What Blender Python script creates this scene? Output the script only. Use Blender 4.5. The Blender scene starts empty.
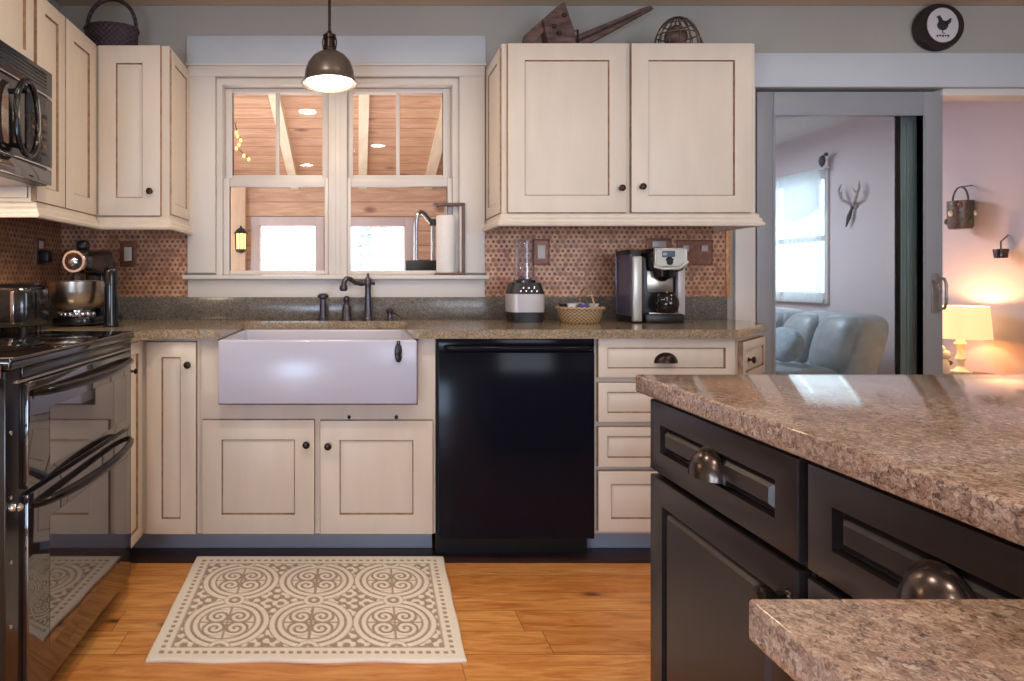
import bpy, bmesh, math, random
from mathutils import Vector, Matrix
random.seed(7)
PI = math.pi
SC = bpy.context.scene
COL = SC.collection

# ------------------------------------------------------------------ camera model
F, CX, CY, H = 600.0, 358.0, 280.0, 1.105
def PX(px, Y): return (px - CX) * Y / F
def PZ(py, Y): return H - (py - CY) * Y / F

# ------------------------------------------------------------------ materials
def lin(c):
    out = []
    for v in c[:3]:
        v = v / 255.0
        out.append(v / 12.92 if v <= 0.04045 else ((v + 0.055) / 1.055) ** 2.4)
    return (out[0], out[1], out[2], 1.0)

class NT:
    def __init__(s, name):
        s.m = bpy.data.materials.new(name); s.m.use_nodes = True
        s.t = s.m.node_tree; s.t.nodes.clear()
        s.out = s.n('ShaderNodeOutputMaterial')
    def n(s, t, **kw):
        nd = s.t.nodes.new(t)
        for k, v in kw.items(): setattr(nd, k, v)
        return nd
    def l(s, a, b): s.t.links.new(a, b)
    def val(s, sock, v):
        if hasattr(v, 'is_linked') or isinstance(v, bpy.types.NodeSocket): s.l(v, sock)
        else: sock.default_value = v
    def math(s, op, a, b=None, c=None, clamp=False):
        nd = s.n('ShaderNodeMath', operation=op); nd.use_clamp = clamp
        s.val(nd.inputs[0], a)
        if b is not None: s.val(nd.inputs[1], b)
        if c is not None: s.val(nd.inputs[2], c)
        return nd.outputs[0]
    def mix(s, f, a, b, blend='MIX'):
        nd = s.n('ShaderNodeMix', data_type='RGBA', blend_type=blend)
        s.val(nd.inputs[0], f); s.val(nd.inputs[6], a); s.val(nd.inputs[7], b)
        return nd.outputs[2]
    def ramp(s, f, stops, interp='LINEAR'):
        nd = s.n('ShaderNodeValToRGB'); cr = nd.color_ramp; cr.interpolation = interp
        while len(cr.elements) < len(stops): cr.elements.new(0.5)
        for e, (p, c) in zip(cr.elements, stops): e.position = p; e.color = c
        s.val(nd.inputs[0], f); return nd.outputs[0]
    def coord(s, scale=(1, 1, 1), kind='Object'):
        tc = s.n('ShaderNodeTexCoord'); mp = s.n('ShaderNodeMapping')
        mp.inputs['Scale'].default_value = scale
        s.l(tc.outputs[kind], mp.inputs[0]); return mp.outputs[0]
    def noise(s, vec, scale, detail=3, rough=0.5, dist=0.0):
        nd = s.n('ShaderNodeTexNoise'); s.l(vec, nd.inputs['Vector'])
        nd.inputs['Scale'].default_value = scale; nd.inputs['Detail'].default_value = detail
        nd.inputs['Roughness'].default_value = rough; nd.inputs['Distortion'].default_value = dist
        return nd.outputs['Fac']
    def voro(s, vec, scale, feature='F1', rnd=1.0):
        nd = s.n('ShaderNodeTexVoronoi', feature=feature); s.l(vec, nd.inputs['Vector'])
        nd.inputs['Scale'].default_value = scale; nd.inputs['Randomness'].default_value = rnd
        return nd
    def bsdf(s, color, rough=0.5, metal=0.0, spec=0.5, bump=None, bstr=0.2, bdist=0.002, **kw):
        p = s.n('ShaderNodeBsdfPrincipled')
        s.val(p.inputs['Base Color'], color); s.val(p.inputs['Roughness'], rough)
        s.val(p.inputs['Metallic'], metal); p.inputs['Specular IOR Level'].default_value = spec
        for k, v in kw.items(): s.val(p.inputs[k.replace('_', ' ')], v)
        if bump is not None:
            b = s.n('ShaderNodeBump'); b.inputs['Strength'].default_value = bstr
            b.inputs['Distance'].default_value = bdist
            s.l(bump, b.inputs['Height']); s.l(b.outputs[0], p.inputs['Normal'])
        s.l(p.outputs[0], s.out.inputs[0]); return p

def paint(name, rgb, rough=0.45, var=0.05, scale=6, spec=0.5, metal=0.0, stretch=(1, 1, 1), bumps=0.0, **kw):
    t = NT(name); c = lin(rgb); v = t.coord(stretch)
    n = t.noise(v, scale, 4)
    d = tuple(x * (1 - var * 2) for x in c[:3]) + (1,)
    u = tuple(min(1, x * (1 + var)) for x in c[:3]) + (1,)
    col = t.ramp(n, [(0.3, d), (0.7, u)])
    t.bsdf(col, rough, metal, spec, bump=(n if bumps else None), bstr=bumps, **kw)
    return t.m

M_ = {}
M_['wall'] = paint('greige wall paint', (170, 168, 163), 0.7, 0.02, 3, 0.3)
M_['ceil'] = paint('ceiling paint', (196, 178, 158), 0.75, 0.02, 3, 0.3)
M_['trim'] = paint('white trim paint', (217, 212, 209), 0.4, 0.015, 4)
M_['header'] = paint('cool white header paint', (196, 204, 213), 0.45, 0.015, 4)
M_['doorgrey'] = paint('grey door paint', (150, 154, 163), 0.4, 0.02, 5)
M_['doordark'] = paint('dark green grey door paint', (142, 152, 150), 0.35, 0.05, 5)
M_['cream'] = paint('cream brushed cabinet paint', (221, 209, 196), 0.42, 0.025, 14, stretch=(1, 1, 0.25))
M_['glaze'] = paint('brown glaze in the grooves', (158, 126, 98), 0.5, 0.2, 40)
M_['toe'] = paint('grey blue toe kick paint', (168, 172, 186), 0.5, 0.03, 6)
M_['darkwood'] = paint('dark stained strip', (62, 40, 38), 0.35, 0.1, 30, stretch=(0.2, 1, 1))  # dark tone standing in for shade under the cabinet overhang
M_['black'] = paint('espresso black cabinet paint', (38, 30, 31), 0.3, 0.06, 25, stretch=(1, 1, 0.3))
M_['blackedge'] = paint('rubbed dark groove', (30, 23, 22), 0.4, 0.2, 60)
M_['bronze'] = paint('oil rubbed bronze', (62, 50, 46), 0.3, 0.15, 60, metal=0.85)
M_['pewter'] = paint('aged pewter', (96, 84, 80), 0.24, 0.2, 60, metal=0.9)
M_['nickel'] = paint('satin nickel', (172, 166, 164), 0.3, 0.05, 30, metal=0.8)
M_['chrome'] = paint('polished steel', (205, 205, 210), 0.14, 0.03, 30, metal=1.0)
M_['steel'] = paint('brushed steel', (190, 180, 170), 0.28, 0.06, 90, metal=1.0, stretch=(0.1, 0.1, 1))
M_['gloss'] = paint('gloss black enamel', (20, 20, 24), 0.12, 0.1, 20, spec=0.6)
M_['satinblack'] = paint('satin black plastic', (30, 29, 33), 0.35, 0.1, 20)
M_['dw'] = paint('black dishwasher front', (20, 21, 31), 0.15, 0.04, 8, spec=0.14)
M_['dwdark'] = paint('black recess', (10, 10, 12), 0.5, 0.05, 8)
M_['porcelain'] = paint('white fireclay', (190, 192, 214), 0.22, 0.01, 5, spec=0.6)
M_['ovenblack'] = paint('oven black enamel', (26, 24, 28), 0.16, 0.05, 8, spec=0.9)
M_['copper'] = paint('copper plate', (136, 92, 74), 0.4, 0.15, 50, metal=0.4)
M_['copperstrip'] = paint('bright copper edge strip', (206, 150, 104), 0.35, 0.15, 50, metal=0.2)
M_['gunmetal'] = paint('dark gunmetal bronze', (92, 88, 98), 0.3, 0.12, 60, metal=0.85)
M_['whiteplastic'] = paint('white plastic', (226, 220, 212), 0.35, 0.01, 5)
M_['silverplastic'] = paint('silver plastic', (196, 194, 190), 0.28, 0.02, 9, metal=0.4)
M_['lilacgrey'] = paint('lilac grey panel', (186, 178, 180), 0.35, 0.02, 9, metal=0.15)
M_['tank'] = paint('smoky blue tank plastic', (84, 80, 106), 0.12, 0.05, 8, spec=0.7)
M_['screen'] = paint('blue grey screen', (92, 104, 122), 0.1, 0.02, 8)
M_['rustwood'] = paint('weathered dark red wood', (104, 80, 74), 0.75, 0.4, 40, stretch=(0.3, 1, 1))
M_['rustiron'] = paint('rusty dark iron', (62, 46, 44), 0.6, 0.3, 60, metal=0.4)
M_['wire'] = paint('dark bronze wire', (120, 106, 98), 0.4, 0.2, 60, metal=0.7)
M_['purplebasket'] = None
M_['paper'] = paint('white paper towel', (236, 234, 234), 0.9, 0.02, 60, bumps=0.3)
M_['brownwood'] = paint('brown stained wood', (112, 84, 70), 0.4, 0.2, 40, stretch=(1, 1, 0.2))
M_['lavender'] = paint('lavender wall paint', (208, 193, 196), 0.7, 0.02, 3, 0.3)
M_['livceil'] = paint('living room ceiling paint', (208, 210, 214), 0.8, 0.02, 3)
M_['leather'] = paint('slate grey leather', (156, 160, 166), 0.38, 0.1, 14, bumps=0.15)
M_['pillowfab'] = paint('light blue grey fabric', (166, 178, 190), 0.8, 0.12, 40, bumps=0.3)
M_['lampbase'] = paint('ivory ceramic', (232, 222, 200), 0.25, 0.02, 9)
M_['leaf'] = paint('leaf green', (78, 92, 58), 0.5, 0.2, 30)
M_['clockrim'] = paint('dark brown clock rim', (44, 34, 36), 0.3, 0.15, 20)
M_['clockface'] = paint('white clock face', (212, 210, 214), 0.35, 0.02, 9)
M_['ink'] = paint('dark printed ink', (48, 46, 52), 0.5, 0.05, 9)
M_['porchbeam'] = paint('pale painted beam', (226, 214, 190), 0.5, 0.06, 14, stretch=(1, .2, 1))
M_['pinepost'] = paint('pale pine post', (212, 180, 152), 0.5, 0.08, 14, stretch=(1, 1, .2))
M_['lilactrim'] = paint('lilac grey window casing', (196, 182, 182), 0.5, 0.03, 9)
M_['antler'] = paint('weathered bone', (176, 168, 168), 0.6, 0.2, 40)
M_['snow'] = paint('pale ground', (222, 226, 230), 0.9, 0.04, 2)
M_['fir'] = paint('frosty fir needles', (216, 226, 230), 0.9, 0.2, 9)  # glare put into the colour: whitened so the tree washes out
M_['pod_white'] = paint('white pod foil', (226, 220, 222), 0.3, 0.02, 9)
M_['pod_purple'] = paint('violet pod foil', (104, 88, 150), 0.3, 0.02, 9)
M_['pod_dark'] = paint('dark pod foil', (44, 36, 42), 0.3, 0.02, 9)
M_['knobblack'] = M_['bronze']

def weave(name, c1, c2, sx, sz, rough=0.6):
    t = NT(name); tc = t.n('ShaderNodeTexCoord'); sp = t.n('ShaderNodeSeparateXYZ'); t.l(tc.outputs['Object'], sp.inputs[0])
    ang = t.math('ARCTAN2', sp.outputs[1], sp.outputs[0])
    a = t.math('SINE', t.math('MULTIPLY', ang, sx)); b = t.math('SINE', t.math('MULTIPLY', sp.outputs[2], sz))
    f = t.math('MULTIPLY_ADD', t.math('MULTIPLY', a, b), 0.5, 0.5)
    col = t.mix(f, lin(c1), lin(c2))
    t.bsdf(col, rough, bump=f, bstr=0.8, bdist=0.004); return t.m
M_['purplebasket'] = weave('dark plum woven splint', (40, 28, 36), (76, 58, 72), 22, 260)
M_['wicker'] = weave('honey wicker', (110, 84, 58), (214, 184, 140), 30, 420)

def granite(name, base, scale, rough=0.1):
    t = NT(name); v = t.coord()
    dv = t.n('ShaderNodeVectorMath', operation='MULTIPLY_ADD')
    nz = t.n('ShaderNodeTexNoise'); t.l(v, nz.inputs['Vector']); nz.inputs['Scale'].default_value = scale * 0.8
    t.l(nz.outputs['Color'], dv.inputs[0]); dv.inputs[1].default_value = (0.012, 0.012, 0.012); t.l(v, dv.inputs[2])
    vo = t.voro(dv.outputs[0], scale); vo2 = t.voro(dv.outputs[0], scale * 2.3)
    sp = t.n('ShaderNodeSeparateColor'); t.l(vo.outputs['Color'], sp.inputs[0])
    sp2 = t.n('ShaderNodeSeparateColor'); t.l(vo2.outputs['Color'], sp2.inputs[0])
    a = t.ramp(sp.outputs[0], [(0.0, lin(base[0])), (0.22, lin(base[1])), (0.5, lin(base[2])), (0.8, lin(base[3])), (1.0, lin(base[4]))])
    b = t.ramp(sp2.outputs[1], [(0.0, lin(base[0])), (0.3, lin(base[2])), (0.75, lin(base[3])), (1.0, lin(base[4]))])
    cl = t.noise(v, 14, 3)
    c = t.mix(0.5, a, b); fn_ = t.noise(v, scale * 3.2, 2); c = t.mix(t.ramp(fn_, [(0.58, (0, 0, 0, 1)), (0.72, (.55, .55, .55, 1))]), c, lin(base[0])); c = t.mix(t.ramp(fn_, [(0.27, (.6, .6, .6, 1)), (0.4, (0, 0, 0, 1))]), c, lin(base[4]))
    c = t.mix(t.math('MULTIPLY', t.ramp(cl, [(0.45, (0, 0, 0, 1)), (0.7, (1, 1, 1, 1))]), 0.35), c, lin(base[1]))
    t.bsdf(c, rough, spec=0.5); return t.m
M_['granite'] = granite('brown speckled granite', [(62, 50, 46), (112, 88, 74), (150, 118, 102), (168, 142, 126), (200, 180, 164)], 170, 0.09)
M_['graniteback'] = granite('grey brown speckled granite', [(72, 64, 58), (112, 98, 84), (148, 130, 110), (172, 152, 128), (202, 184, 162)], 190, 0.08)
M_['granitesplash'] = granite('grey granite splash', [(48, 46, 48), (80, 78, 78), (104, 98, 94), (122, 114, 108), (150, 142, 136)], 190, 0.2)

def floor_mat():
    t = NT('honey hickory planks'); tc = t.n('ShaderNodeTexCoord'); sp = t.n('ShaderNodeSeparateXYZ'); t.l(tc.outputs['Object'], sp.inputs[0])
    W, L = 0.118, 1.3
    row = t.math('FLOOR', t.math('DIVIDE', sp.outputs[1], W))
    fy = t.math('FRACT', t.math('DIVIDE', sp.outputs[1], W))
    wn = t.n('ShaderNodeTexWhiteNoise', noise_dimensions='1D'); t.l(row, wn.inputs['W'])
    xs = t.math('ADD', t.math('DIVIDE', sp.outputs[0], L), t.math('MULTIPLY', wn.outputs['Value'], 3.7))
    colx = t.math('FLOOR', xs); fx = t.math('FRACT', xs)
    cb = t.n('ShaderNodeCombineXYZ'); t.l(row, cb.inputs[0]); t.l(colx, cb.inputs[1])
    wn2 = t.n('ShaderNodeTexWhiteNoise', noise_dimensions='2D'); t.l(cb.outputs[0], wn2.inputs['Vector'])
    off = t.n('ShaderNodeCombineXYZ'); t.l(t.math('MULTIPLY', wn2.outputs['Value'], 50.0), off.inputs[2])
    ad = t.n('ShaderNodeVectorMath', operation='ADD'); t.l(tc.outputs['Object'], ad.inputs[0]); t.l(off.outputs[0], ad.inputs[1])
    mp = t.n('ShaderNodeMapping'); mp.inputs['Scale'].default_value = (1.1, 9, 1); t.l(ad.outputs[0], mp.inputs[0])
    g = t.noise(mp.outputs[0], 3.2, 5, 0.6, 1.6)
    g2 = t.noise(mp.outputs[0], 14, 4, 0.6, 0.6)
    base = t.ramp(g, [(0.25, lin((178, 112, 58))), (0.45, lin((222, 152, 86))), (0.6, lin((238, 176, 106))), (0.8, lin((248, 194, 128)))])
    tone = t.ramp(wn2.outputs['Value'], [(0, lin((224, 202, 182))), (0.5, lin((248, 240, 232))), (1, lin((255, 255, 250)))])
    c = t.mix(1.0, base, tone, 'MULTIPLY')
    c = t.mix(t.math('MULTIPLY', g2, 0.25), c, lin((140, 80, 40)))
    mk = t.n('ShaderNodeMapping'); mk.inputs['Scale'].default_value = (2.2, 5.0, 1); t.l(ad.outputs[0], mk.inputs[0])
    kv = t.voro(mk.outputs[0], 1.45); kd = t.ramp(kv.outputs['Distance'], [(0.0, (1, 1, 1, 1)), (0.05, (.8, .8, .8, 1)), (0.14, (.2, .2, .2, 1)), (.3, (0, 0, 0, 1))])
    c = t.mix(kd, c, lin((78, 42, 22)))
    edge = t.math('MINIMUM', t.math('MULTIPLY', t.math('MINIMUM', fy, t.math('SUBTRACT', 1.0, fy)), W),
                  t.math('MULTIPLY', t.math('MINIMUM', fx, t.math('SUBTRACT', 1.0, fx)), L))
    line = t.math('SUBTRACT', 1.0, t.math('DIVIDE', edge, 0.0022), clamp=True)
    c = t.mix(t.math('MULTIPLY', line, 0.7), c, lin((84, 46, 24)))
    t.bsdf(c, t.math('MULTIPLY_ADD', g2, 0.12, 0.24), bump=t.math('SUBTRACT', g, t.math('MULTIPLY', line, 0.5)), bstr=0.15, bdist=0.002)
    return t.m
M_['floor'] = floor_mat()

def pine_mat(name='pine planks', W=0.145, vertical=False, slope=False):
    t = NT(name); tc = t.n('ShaderNodeTexCoord'); sp = t.n('ShaderNodeSeparateXYZ'); t.l(tc.outputs['Object'], sp.inputs[0])
    k = sp.outputs[1] if slope else sp.outputs[2]
    row = t.math('FLOOR', t.math('DIVIDE', k, W)); f = t.math('FRACT', t.math('DIVIDE', k, W))
    wn = t.n('ShaderNodeTexWhiteNoise', noise_dimensions='1D'); t.l(row, wn.inputs['W'])
    off = t.n('ShaderNodeCombineXYZ'); t.l(t.math('MULTIPLY', wn.outputs['Value'], 40.0), off.inputs[0])
    ad = t.n('ShaderNodeVectorMath', operation='ADD'); t.l(tc.outputs['Object'], ad.inputs[0]); t.l(off.outputs[0], ad.inputs[1])
    mp = t.n('ShaderNodeMapping'); mp.inputs['Scale'].default_value = (0.9, 7, 7); t.l(ad.outputs[0], mp.inputs[0])
    g = t.noise(mp.outputs[0], 3, 4, 0.6, 1.2)
    c = t.ramp(g, [(0.25, lin((176, 134, 108))), (0.5, lin((202, 162, 134))), (0.75, lin((222, 188, 160)))])
    c = t.mix(t.math('MULTIPLY', wn.outputs['Value'], 0.28), c, lin((164, 122, 98)))
    mk = t.n('ShaderNodeMapping'); mk.inputs['Scale'].default_value = (2.0, 4, 4); t.l(ad.outputs[0], mk.inputs[0])
    kv = t.voro(mk.outputs[0], 1.0); kd = t.ramp(kv.outputs['Distance'], [(0.0, (1, 1, 1, 1)), (0.09, (.6, .6, .6, 1)), (.17, (0, 0, 0, 1))])
    c = t.mix(kd, c, lin((110, 62, 42)))
    line = t.math('SUBTRACT', 1.0, t.math('DIVIDE', t.math('MULTIPLY', t.math('MINIMUM', f, t.math('SUBTRACT', 1.0, f)), W), 0.007), clamp=True)
    c = t.mix(t.math('MULTIPLY', line, 0.8), c, lin((96, 58, 42)))
    t.bsdf(c, 0.45); return t.m
M_['pineceil'] = pine_mat('pine ceiling boards', slope=True)
M_['pinewall'] = pine_mat('pine wall boards')

def penny_mat():
    """copper rounds set in a hexagonal lattice with dark gaps; uses the wall's own u (x+y) and z"""
    t = NT('copper penny tile'); tc = t.n('ShaderNodeTexCoord'); sp = t.n('ShaderNodeSeparateXYZ'); t.l(tc.outputs['Object'], sp.inputs[0])
    u = t.math('ADD', sp.outputs[0], sp.outputs[1]); z = sp.outputs[2]
    P = 0.0262; Q = P * 1.7320508
    def cell(du, dz):
        a = t.math('ADD', t.math('DIVIDE', u, P), 100.0 + du); b = t.math('ADD', t.math('DIVIDE', z, Q), 100.0 + dz)
        fa = t.math('MULTIPLY', t.math('SUBTRACT', t.math('FRACT', a), 0.5), P); fb = t.math('MULTIPLY', t.math('SUBTRACT', t.math('FRACT', b), 0.5), Q)
        d = t.math('SQRT', t.math('ADD', t.math('MULTIPLY', fa, fa), t.math('MULTIPLY', fb, fb)))
        idv = t.n('ShaderNodeCombineXYZ'); t.l(t.math('FLOOR', a), idv.inputs[0]); t.l(t.math('FLOOR', b), idv.inputs[1]); idv.inputs[2].default_value = du
        return d, idv.outputs[0]
    d1, i1 = cell(0, 0); d2, i2 = cell(0.5, 0.5)
    d = t.math('MINIMUM', d1, d2); sel = t.math('LESS_THAN', d2, d1)
    mv = t.n('ShaderNodeMix', data_type='VECTOR'); t.l(sel, mv.inputs[0]); t.l(i1, mv.inputs[4]); t.l(i2, mv.inputs[5])
    wn = t.n('ShaderNodeTexWhiteNoise', noise_dimensions='3D'); t.l(mv.outputs[1], wn.inputs['Vector'])
    tile = t.ramp(wn.outputs['Value'], [(0, lin((158, 112, 88))), (0.4, lin((186, 136, 106))), (0.75, lin((210, 160, 124))), (1, lin((172, 126, 108)))])
    dark = t.ramp(t.math('DIVIDE', d, P), [(0.0, (1, 1, 1, 1)), (0.23, (.95, .95, .95, 1)), (0.33, (0, 0, 0, 1))])
    c = t.mix(t.math('MULTIPLY', dark, t.math('MULTIPLY_ADD', wn.outputs['Value'], 0.45, 0.45)), tile, lin((70, 46, 42)))
    t.bsdf(c, 0.36, t.math('MULTIPLY_ADD', dark, -0.15, 0.18), bump=dark, bstr=0.4, bdist=-0.002); return t.m
M_['penny'] = penny_mat()

def rug_mat():
    t = NT('tufted cream and taupe rug'); a = t.n('ShaderNodeVertexColor', layer_name='pattern')
    n = t.noise(t.coord(), 420, 2); c = t.mix(0.14, a.outputs[0], t.ramp(n, [(0.3, lin((120, 100, 84))), (0.7, lin((255, 246, 232)))]), 'MIX')
    t.bsdf(c, 0.95, spec=0.1, bump=n, bstr=0.5, bdist=0.003); return t.m
M_['rug'] = rug_mat()

def glass(name, tint=(1, 1, 1), ior=1.45, refl=1.0):
    t = NT(name); tr = t.n('ShaderNodeBsdfTransparent'); tr.inputs[0].default_value = (*tint, 1)
    gl = t.n('ShaderNodeBsdfGlossy'); gl.inputs['Roughness'].default_value = 0.02
    fr = t.n('ShaderNodeFresnel'); fr.inputs[0].default_value = ior
    ge = t.n('ShaderNodeNewGeometry'); ff = t.math('MULTIPLY', fr.outputs[0], t.math('SUBTRACT', 1.0, ge.outputs['Backfacing']))
    mx = t.n('ShaderNodeMixShader'); t.l(t.math('MULTIPLY', ff, refl, clamp=True), mx.inputs[0]); t.l(tr.outputs[0], mx.inputs[1]); t.l(gl.outputs[0], mx.inputs[2])
    t.l(mx.outputs[0], t.out.inputs[0]); return t.m
M_['glass'] = glass('clear window glass')
M_['doorglass'] = glass('door glass', (0.88, 0.92, 0.93), 1.45, 1.3)
M_['cup'] = glass('clear blender plastic', (0.9, 0.9, 0.95), 1.5, 2.5)
M_['ovenglass'] = None
def ovenglass(name, col, ior):
    t = NT(name); t.bsdf(lin(col), 0.04, 0.0, 0.5, IOR=ior); return t.m
M_['ovenglass'] = ovenglass('mirror black oven glass', (40, 34, 36), 2.5)
M_['ovenpane'] = ovenglass('mirror grey oven window', (58, 48, 48), 3.2)
M_['cooktop'] = ovenglass('black ceramic cooktop', (12, 11, 12), 1.9)

def emis(name, rgb, strength, base=None):
    t = NT(name); c = lin(rgb)
    t.bsdf(base if base else c, 0.5, Emission_Color=c, Emission_Strength=strength); return t.m
M_['bulb'] = emis('lit pendant diffuser', (255, 246, 232), 9.0)
M_['shade'] = emis('lit cream lamp shade', (255, 220, 158), .7)
M_['lantern'] = emis('lit lantern glass', (255, 214, 120), 1.6)
M_['fairy'] = emis('lit amber fairy bulb', (255, 150, 70), 6.0)
M_['curtain'] = None
def curtain_mat():
    t = NT('white sheer curtain'); d = t.n('ShaderNodeBsdfDiffuse'); d.inputs[0].default_value = lin((236, 240, 244)); tl = t.n('ShaderNodeBsdfTranslucent'); tl.inputs[0].default_value = lin((236, 240, 244))
    tp = t.n('ShaderNodeBsdfTransparent'); m1 = t.n('ShaderNodeMixShader'); m1.inputs[0].default_value = 0.5; t.l(d.outputs[0], m1.inputs[1]); t.l(tl.outputs[0], m1.inputs[2])
    m2 = t.n('ShaderNodeMixShader'); m2.inputs[0].default_value = 0.3; t.l(m1.outputs[0], m2.inputs[1]); t.l(tp.outputs[0], m2.inputs[2]); t.l(m2.outputs[0], t.out.inputs[0]); return t.m
M_['curtain'] = curtain_mat()

# ------------------------------------------------------------------ mesh builder
ORG = {}
class M:
    def __init__(s): s.bm = bmesh.new(); s.mats = []; s.xf = Matrix.Identity(4)
    def mi(s, m):
        if m not in s.mats: s.mats.append(m)
        return s.mats.index(m)
    def v(s, p): return s.bm.verts.new(s.xf @ Vector(p))
    def f(s, vs, mi=0):
        try: fc = s.bm.faces.new(vs)
        except ValueError: return None
        fc.material_index = mi; fc.smooth = True; return fc
    def box(s, x0, x1, y0, y1, z0, z1, m, bev=0.0, seg=2):
        mi = s.mi(m)
        tb = bmesh.new() if bev else s.bm
        P = [(x, y, z) for x in (min(x0, x1), max(x0, x1)) for y in (min(y0, y1), max(y0, y1)) for z in (min(z0, z1), max(z0, z1))]
        vs = [tb.verts.new(p if bev else s.xf @ Vector(p)) for p in P]
        for q in ((0, 1, 3, 2), (4, 6, 7, 5), (0, 4, 5, 1), (2, 3, 7, 6), (0, 2, 6, 4), (1, 5, 7, 3)):
            fc = tb.faces.new([vs[i] for i in q]); fc.material_index = mi; fc.smooth = True
        if bev:
            bmesh.ops.bevel(tb, geom=list(tb.edges), offset=bev, segments=seg, affect='EDGES', profile=0.5)
            s.absorb(tb, mi)
        return s
    def absorb(s, tb, mi):
        mp = {v: s.v(v.co) for v in tb.verts}
        for f in tb.faces: s.f([mp[v] for v in f.verts], mi)
        tb.free()
    def prism(s, poly, z0, z1, m, bev=0.0, seg=2):
        mi = s.mi(m); tb = bmesh.new()
        a = [tb.verts.new((x, y, z0)) for x, y in poly]; b = [tb.verts.new((x, y, z1)) for x, y in poly]; n = len(poly)
        tb.faces.new(list(reversed(a))); tb.faces.new(b)
        for i in range(n): tb.faces.new((a[i], a[(i + 1) % n], b[(i + 1) % n], b[i]))
        bmesh.ops.recalc_face_normals(tb, faces=tb.faces)
        if bev: bmesh.ops.bevel(tb, geom=list(tb.edges), offset=bev, segments=seg, affect='EDGES', profile=0.5)
        s.absorb(tb, mi); return s
    def lathe(s, o, axis, prof, m, seg=24, sx=1.0):
        mi = s.mi(m); ax = Vector(axis).normalized(); t = Vector((1, 0, 0)) if abs(ax.x) < 0.9 else Vector((0, 1, 0))
        e1 = (t - ax * t.dot(ax)).normalized(); e2 = ax.cross(e1); o = Vector(o); rings = []
        for r, h in prof:
            if r < 1e-6: rings.append([s.v(o + ax * h)])
            else: rings.append([s.v(o + ax * h + (e1 * math.cos(2 * PI * i / seg) * sx + e2 * math.sin(2 * PI * i / seg)) * r) for i in range(seg)])
        for A, B in zip(rings, rings[1:]):
            for i in range(seg):
                j = (i + 1) % seg
                if len(A) == 1 and len(B) == 1: continue
                if len(A) == 1: s.f([A[0], B[j], B[i]], mi)
                elif len(B) == 1: s.f([A[i], A[j], B[0]], mi)
                else: s.f([A[i], A[j], B[j], B[i]], mi)
        return s
    def tube(s, pts, rad, m, seg=10, cap=True, closed=False):
        mi = s.mi(m); pts = [Vector(p) for p in pts]; n = len(pts); rs = rad if isinstance(rad, (list, tuple)) else [rad] * n; rings = []; e1 = None
        for i, p in enumerate(pts):
            a = pts[(i - 1) % n] if (closed or i > 0) else p; b = pts[(i + 1) % n] if (closed or i < n - 1) else p
            d = (b - a).normalized()
            if e1 is None:
                t = Vector((0, 0, 1)) if abs(d.z) < 0.9 else Vector((1, 0, 0)); e1 = (t - d * t.dot(d)).normalized()
            else: e1 = (e1 - d * e1.dot(d)).normalized()
            e2 = d.cross(e1)
            rings.append([s.v(p + (e1 * math.cos(2 * PI * k / seg) + e2 * math.sin(2 * PI * k / seg)) * rs[i]) for k in range(seg)])
        prs = list(zip(rings, rings[1:])) + ([(rings[-1], rings[0])] if closed else [])
        for A, B in prs:
            for k in range(seg): s.f([A[k], A[(k + 1) % seg], B[(k + 1) % seg], B[k]], mi)
        if cap and not closed: s.f(list(reversed(rings[0])), mi); s.f(rings[-1], mi)
        return s
    def sweep(s, path, prof, m):
        """profile (out, z) carried along a plan polyline; 'out' is to the right of travel; mitred"""
        mi = s.mi(m); P = [Vector((x, y)) for x, y in path]; n = len(P); rings = []
        nr = []
        for a, b in zip(P, P[1:]):
            d = (b - a).normalized(); nr.append(Vector((d.y, -d.x)))
        for i, p in enumerate(P):
            if i == 0: k = nr[0]
            elif i == n - 1: k = nr[-1]
            else:
                k = (nr[i - 1] + nr[i]); k = k / max(0.2, k.dot(nr[i]))
            rings.append([s.v((p.x + k.x * o, p.y + k.y * o, z)) for o, z in prof])
        c = len(prof)
        for A, B in zip(rings, rings[1:]):
            for j in range(c): s.f([A[j], B[j], B[(j + 1) % c], A[(j + 1) % c]], mi)
        s.f(rings[0], mi); s.f(list(reversed(rings[-1])), mi); return s
    def sup(s, c, r, m, e1=0.5, e2=0.5, nu=28, nv=16, fn=None):
        mi = s.mi(m); sg = lambda x, e: math.copysign(abs(x) ** e, x); rings = []
        for j in range(nv + 1):
            ph = -PI / 2 + PI * j / nv; ring = []
            for i in range(nu):
                th = 2 * PI * i / nu
                p = Vector((r[0] * sg(math.cos(ph), e1) * sg(math.cos(th), e2), r[1] * sg(math.cos(ph), e1) * sg(math.sin(th), e2), r[2] * sg(math.sin(ph), e1)))
                if fn: p = Vector(fn(p))
                ring.append(p + Vector(c))
            rings.append([s.v(ring[0])] if j in (0, nv) else [s.v(p) for p in ring])
        for A, B in zip(rings, rings[1:]):
            for i in range(nu):
                j = (i + 1) % nu
                if len(A) == 1: s.f([A[0], B[j], B[i]], mi)
                elif len(B) == 1: s.f([A[i], A[j], B[0]], mi)
                else: s.f([A[i], A[j], B[j], B[i]], mi)
        return s
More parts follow.
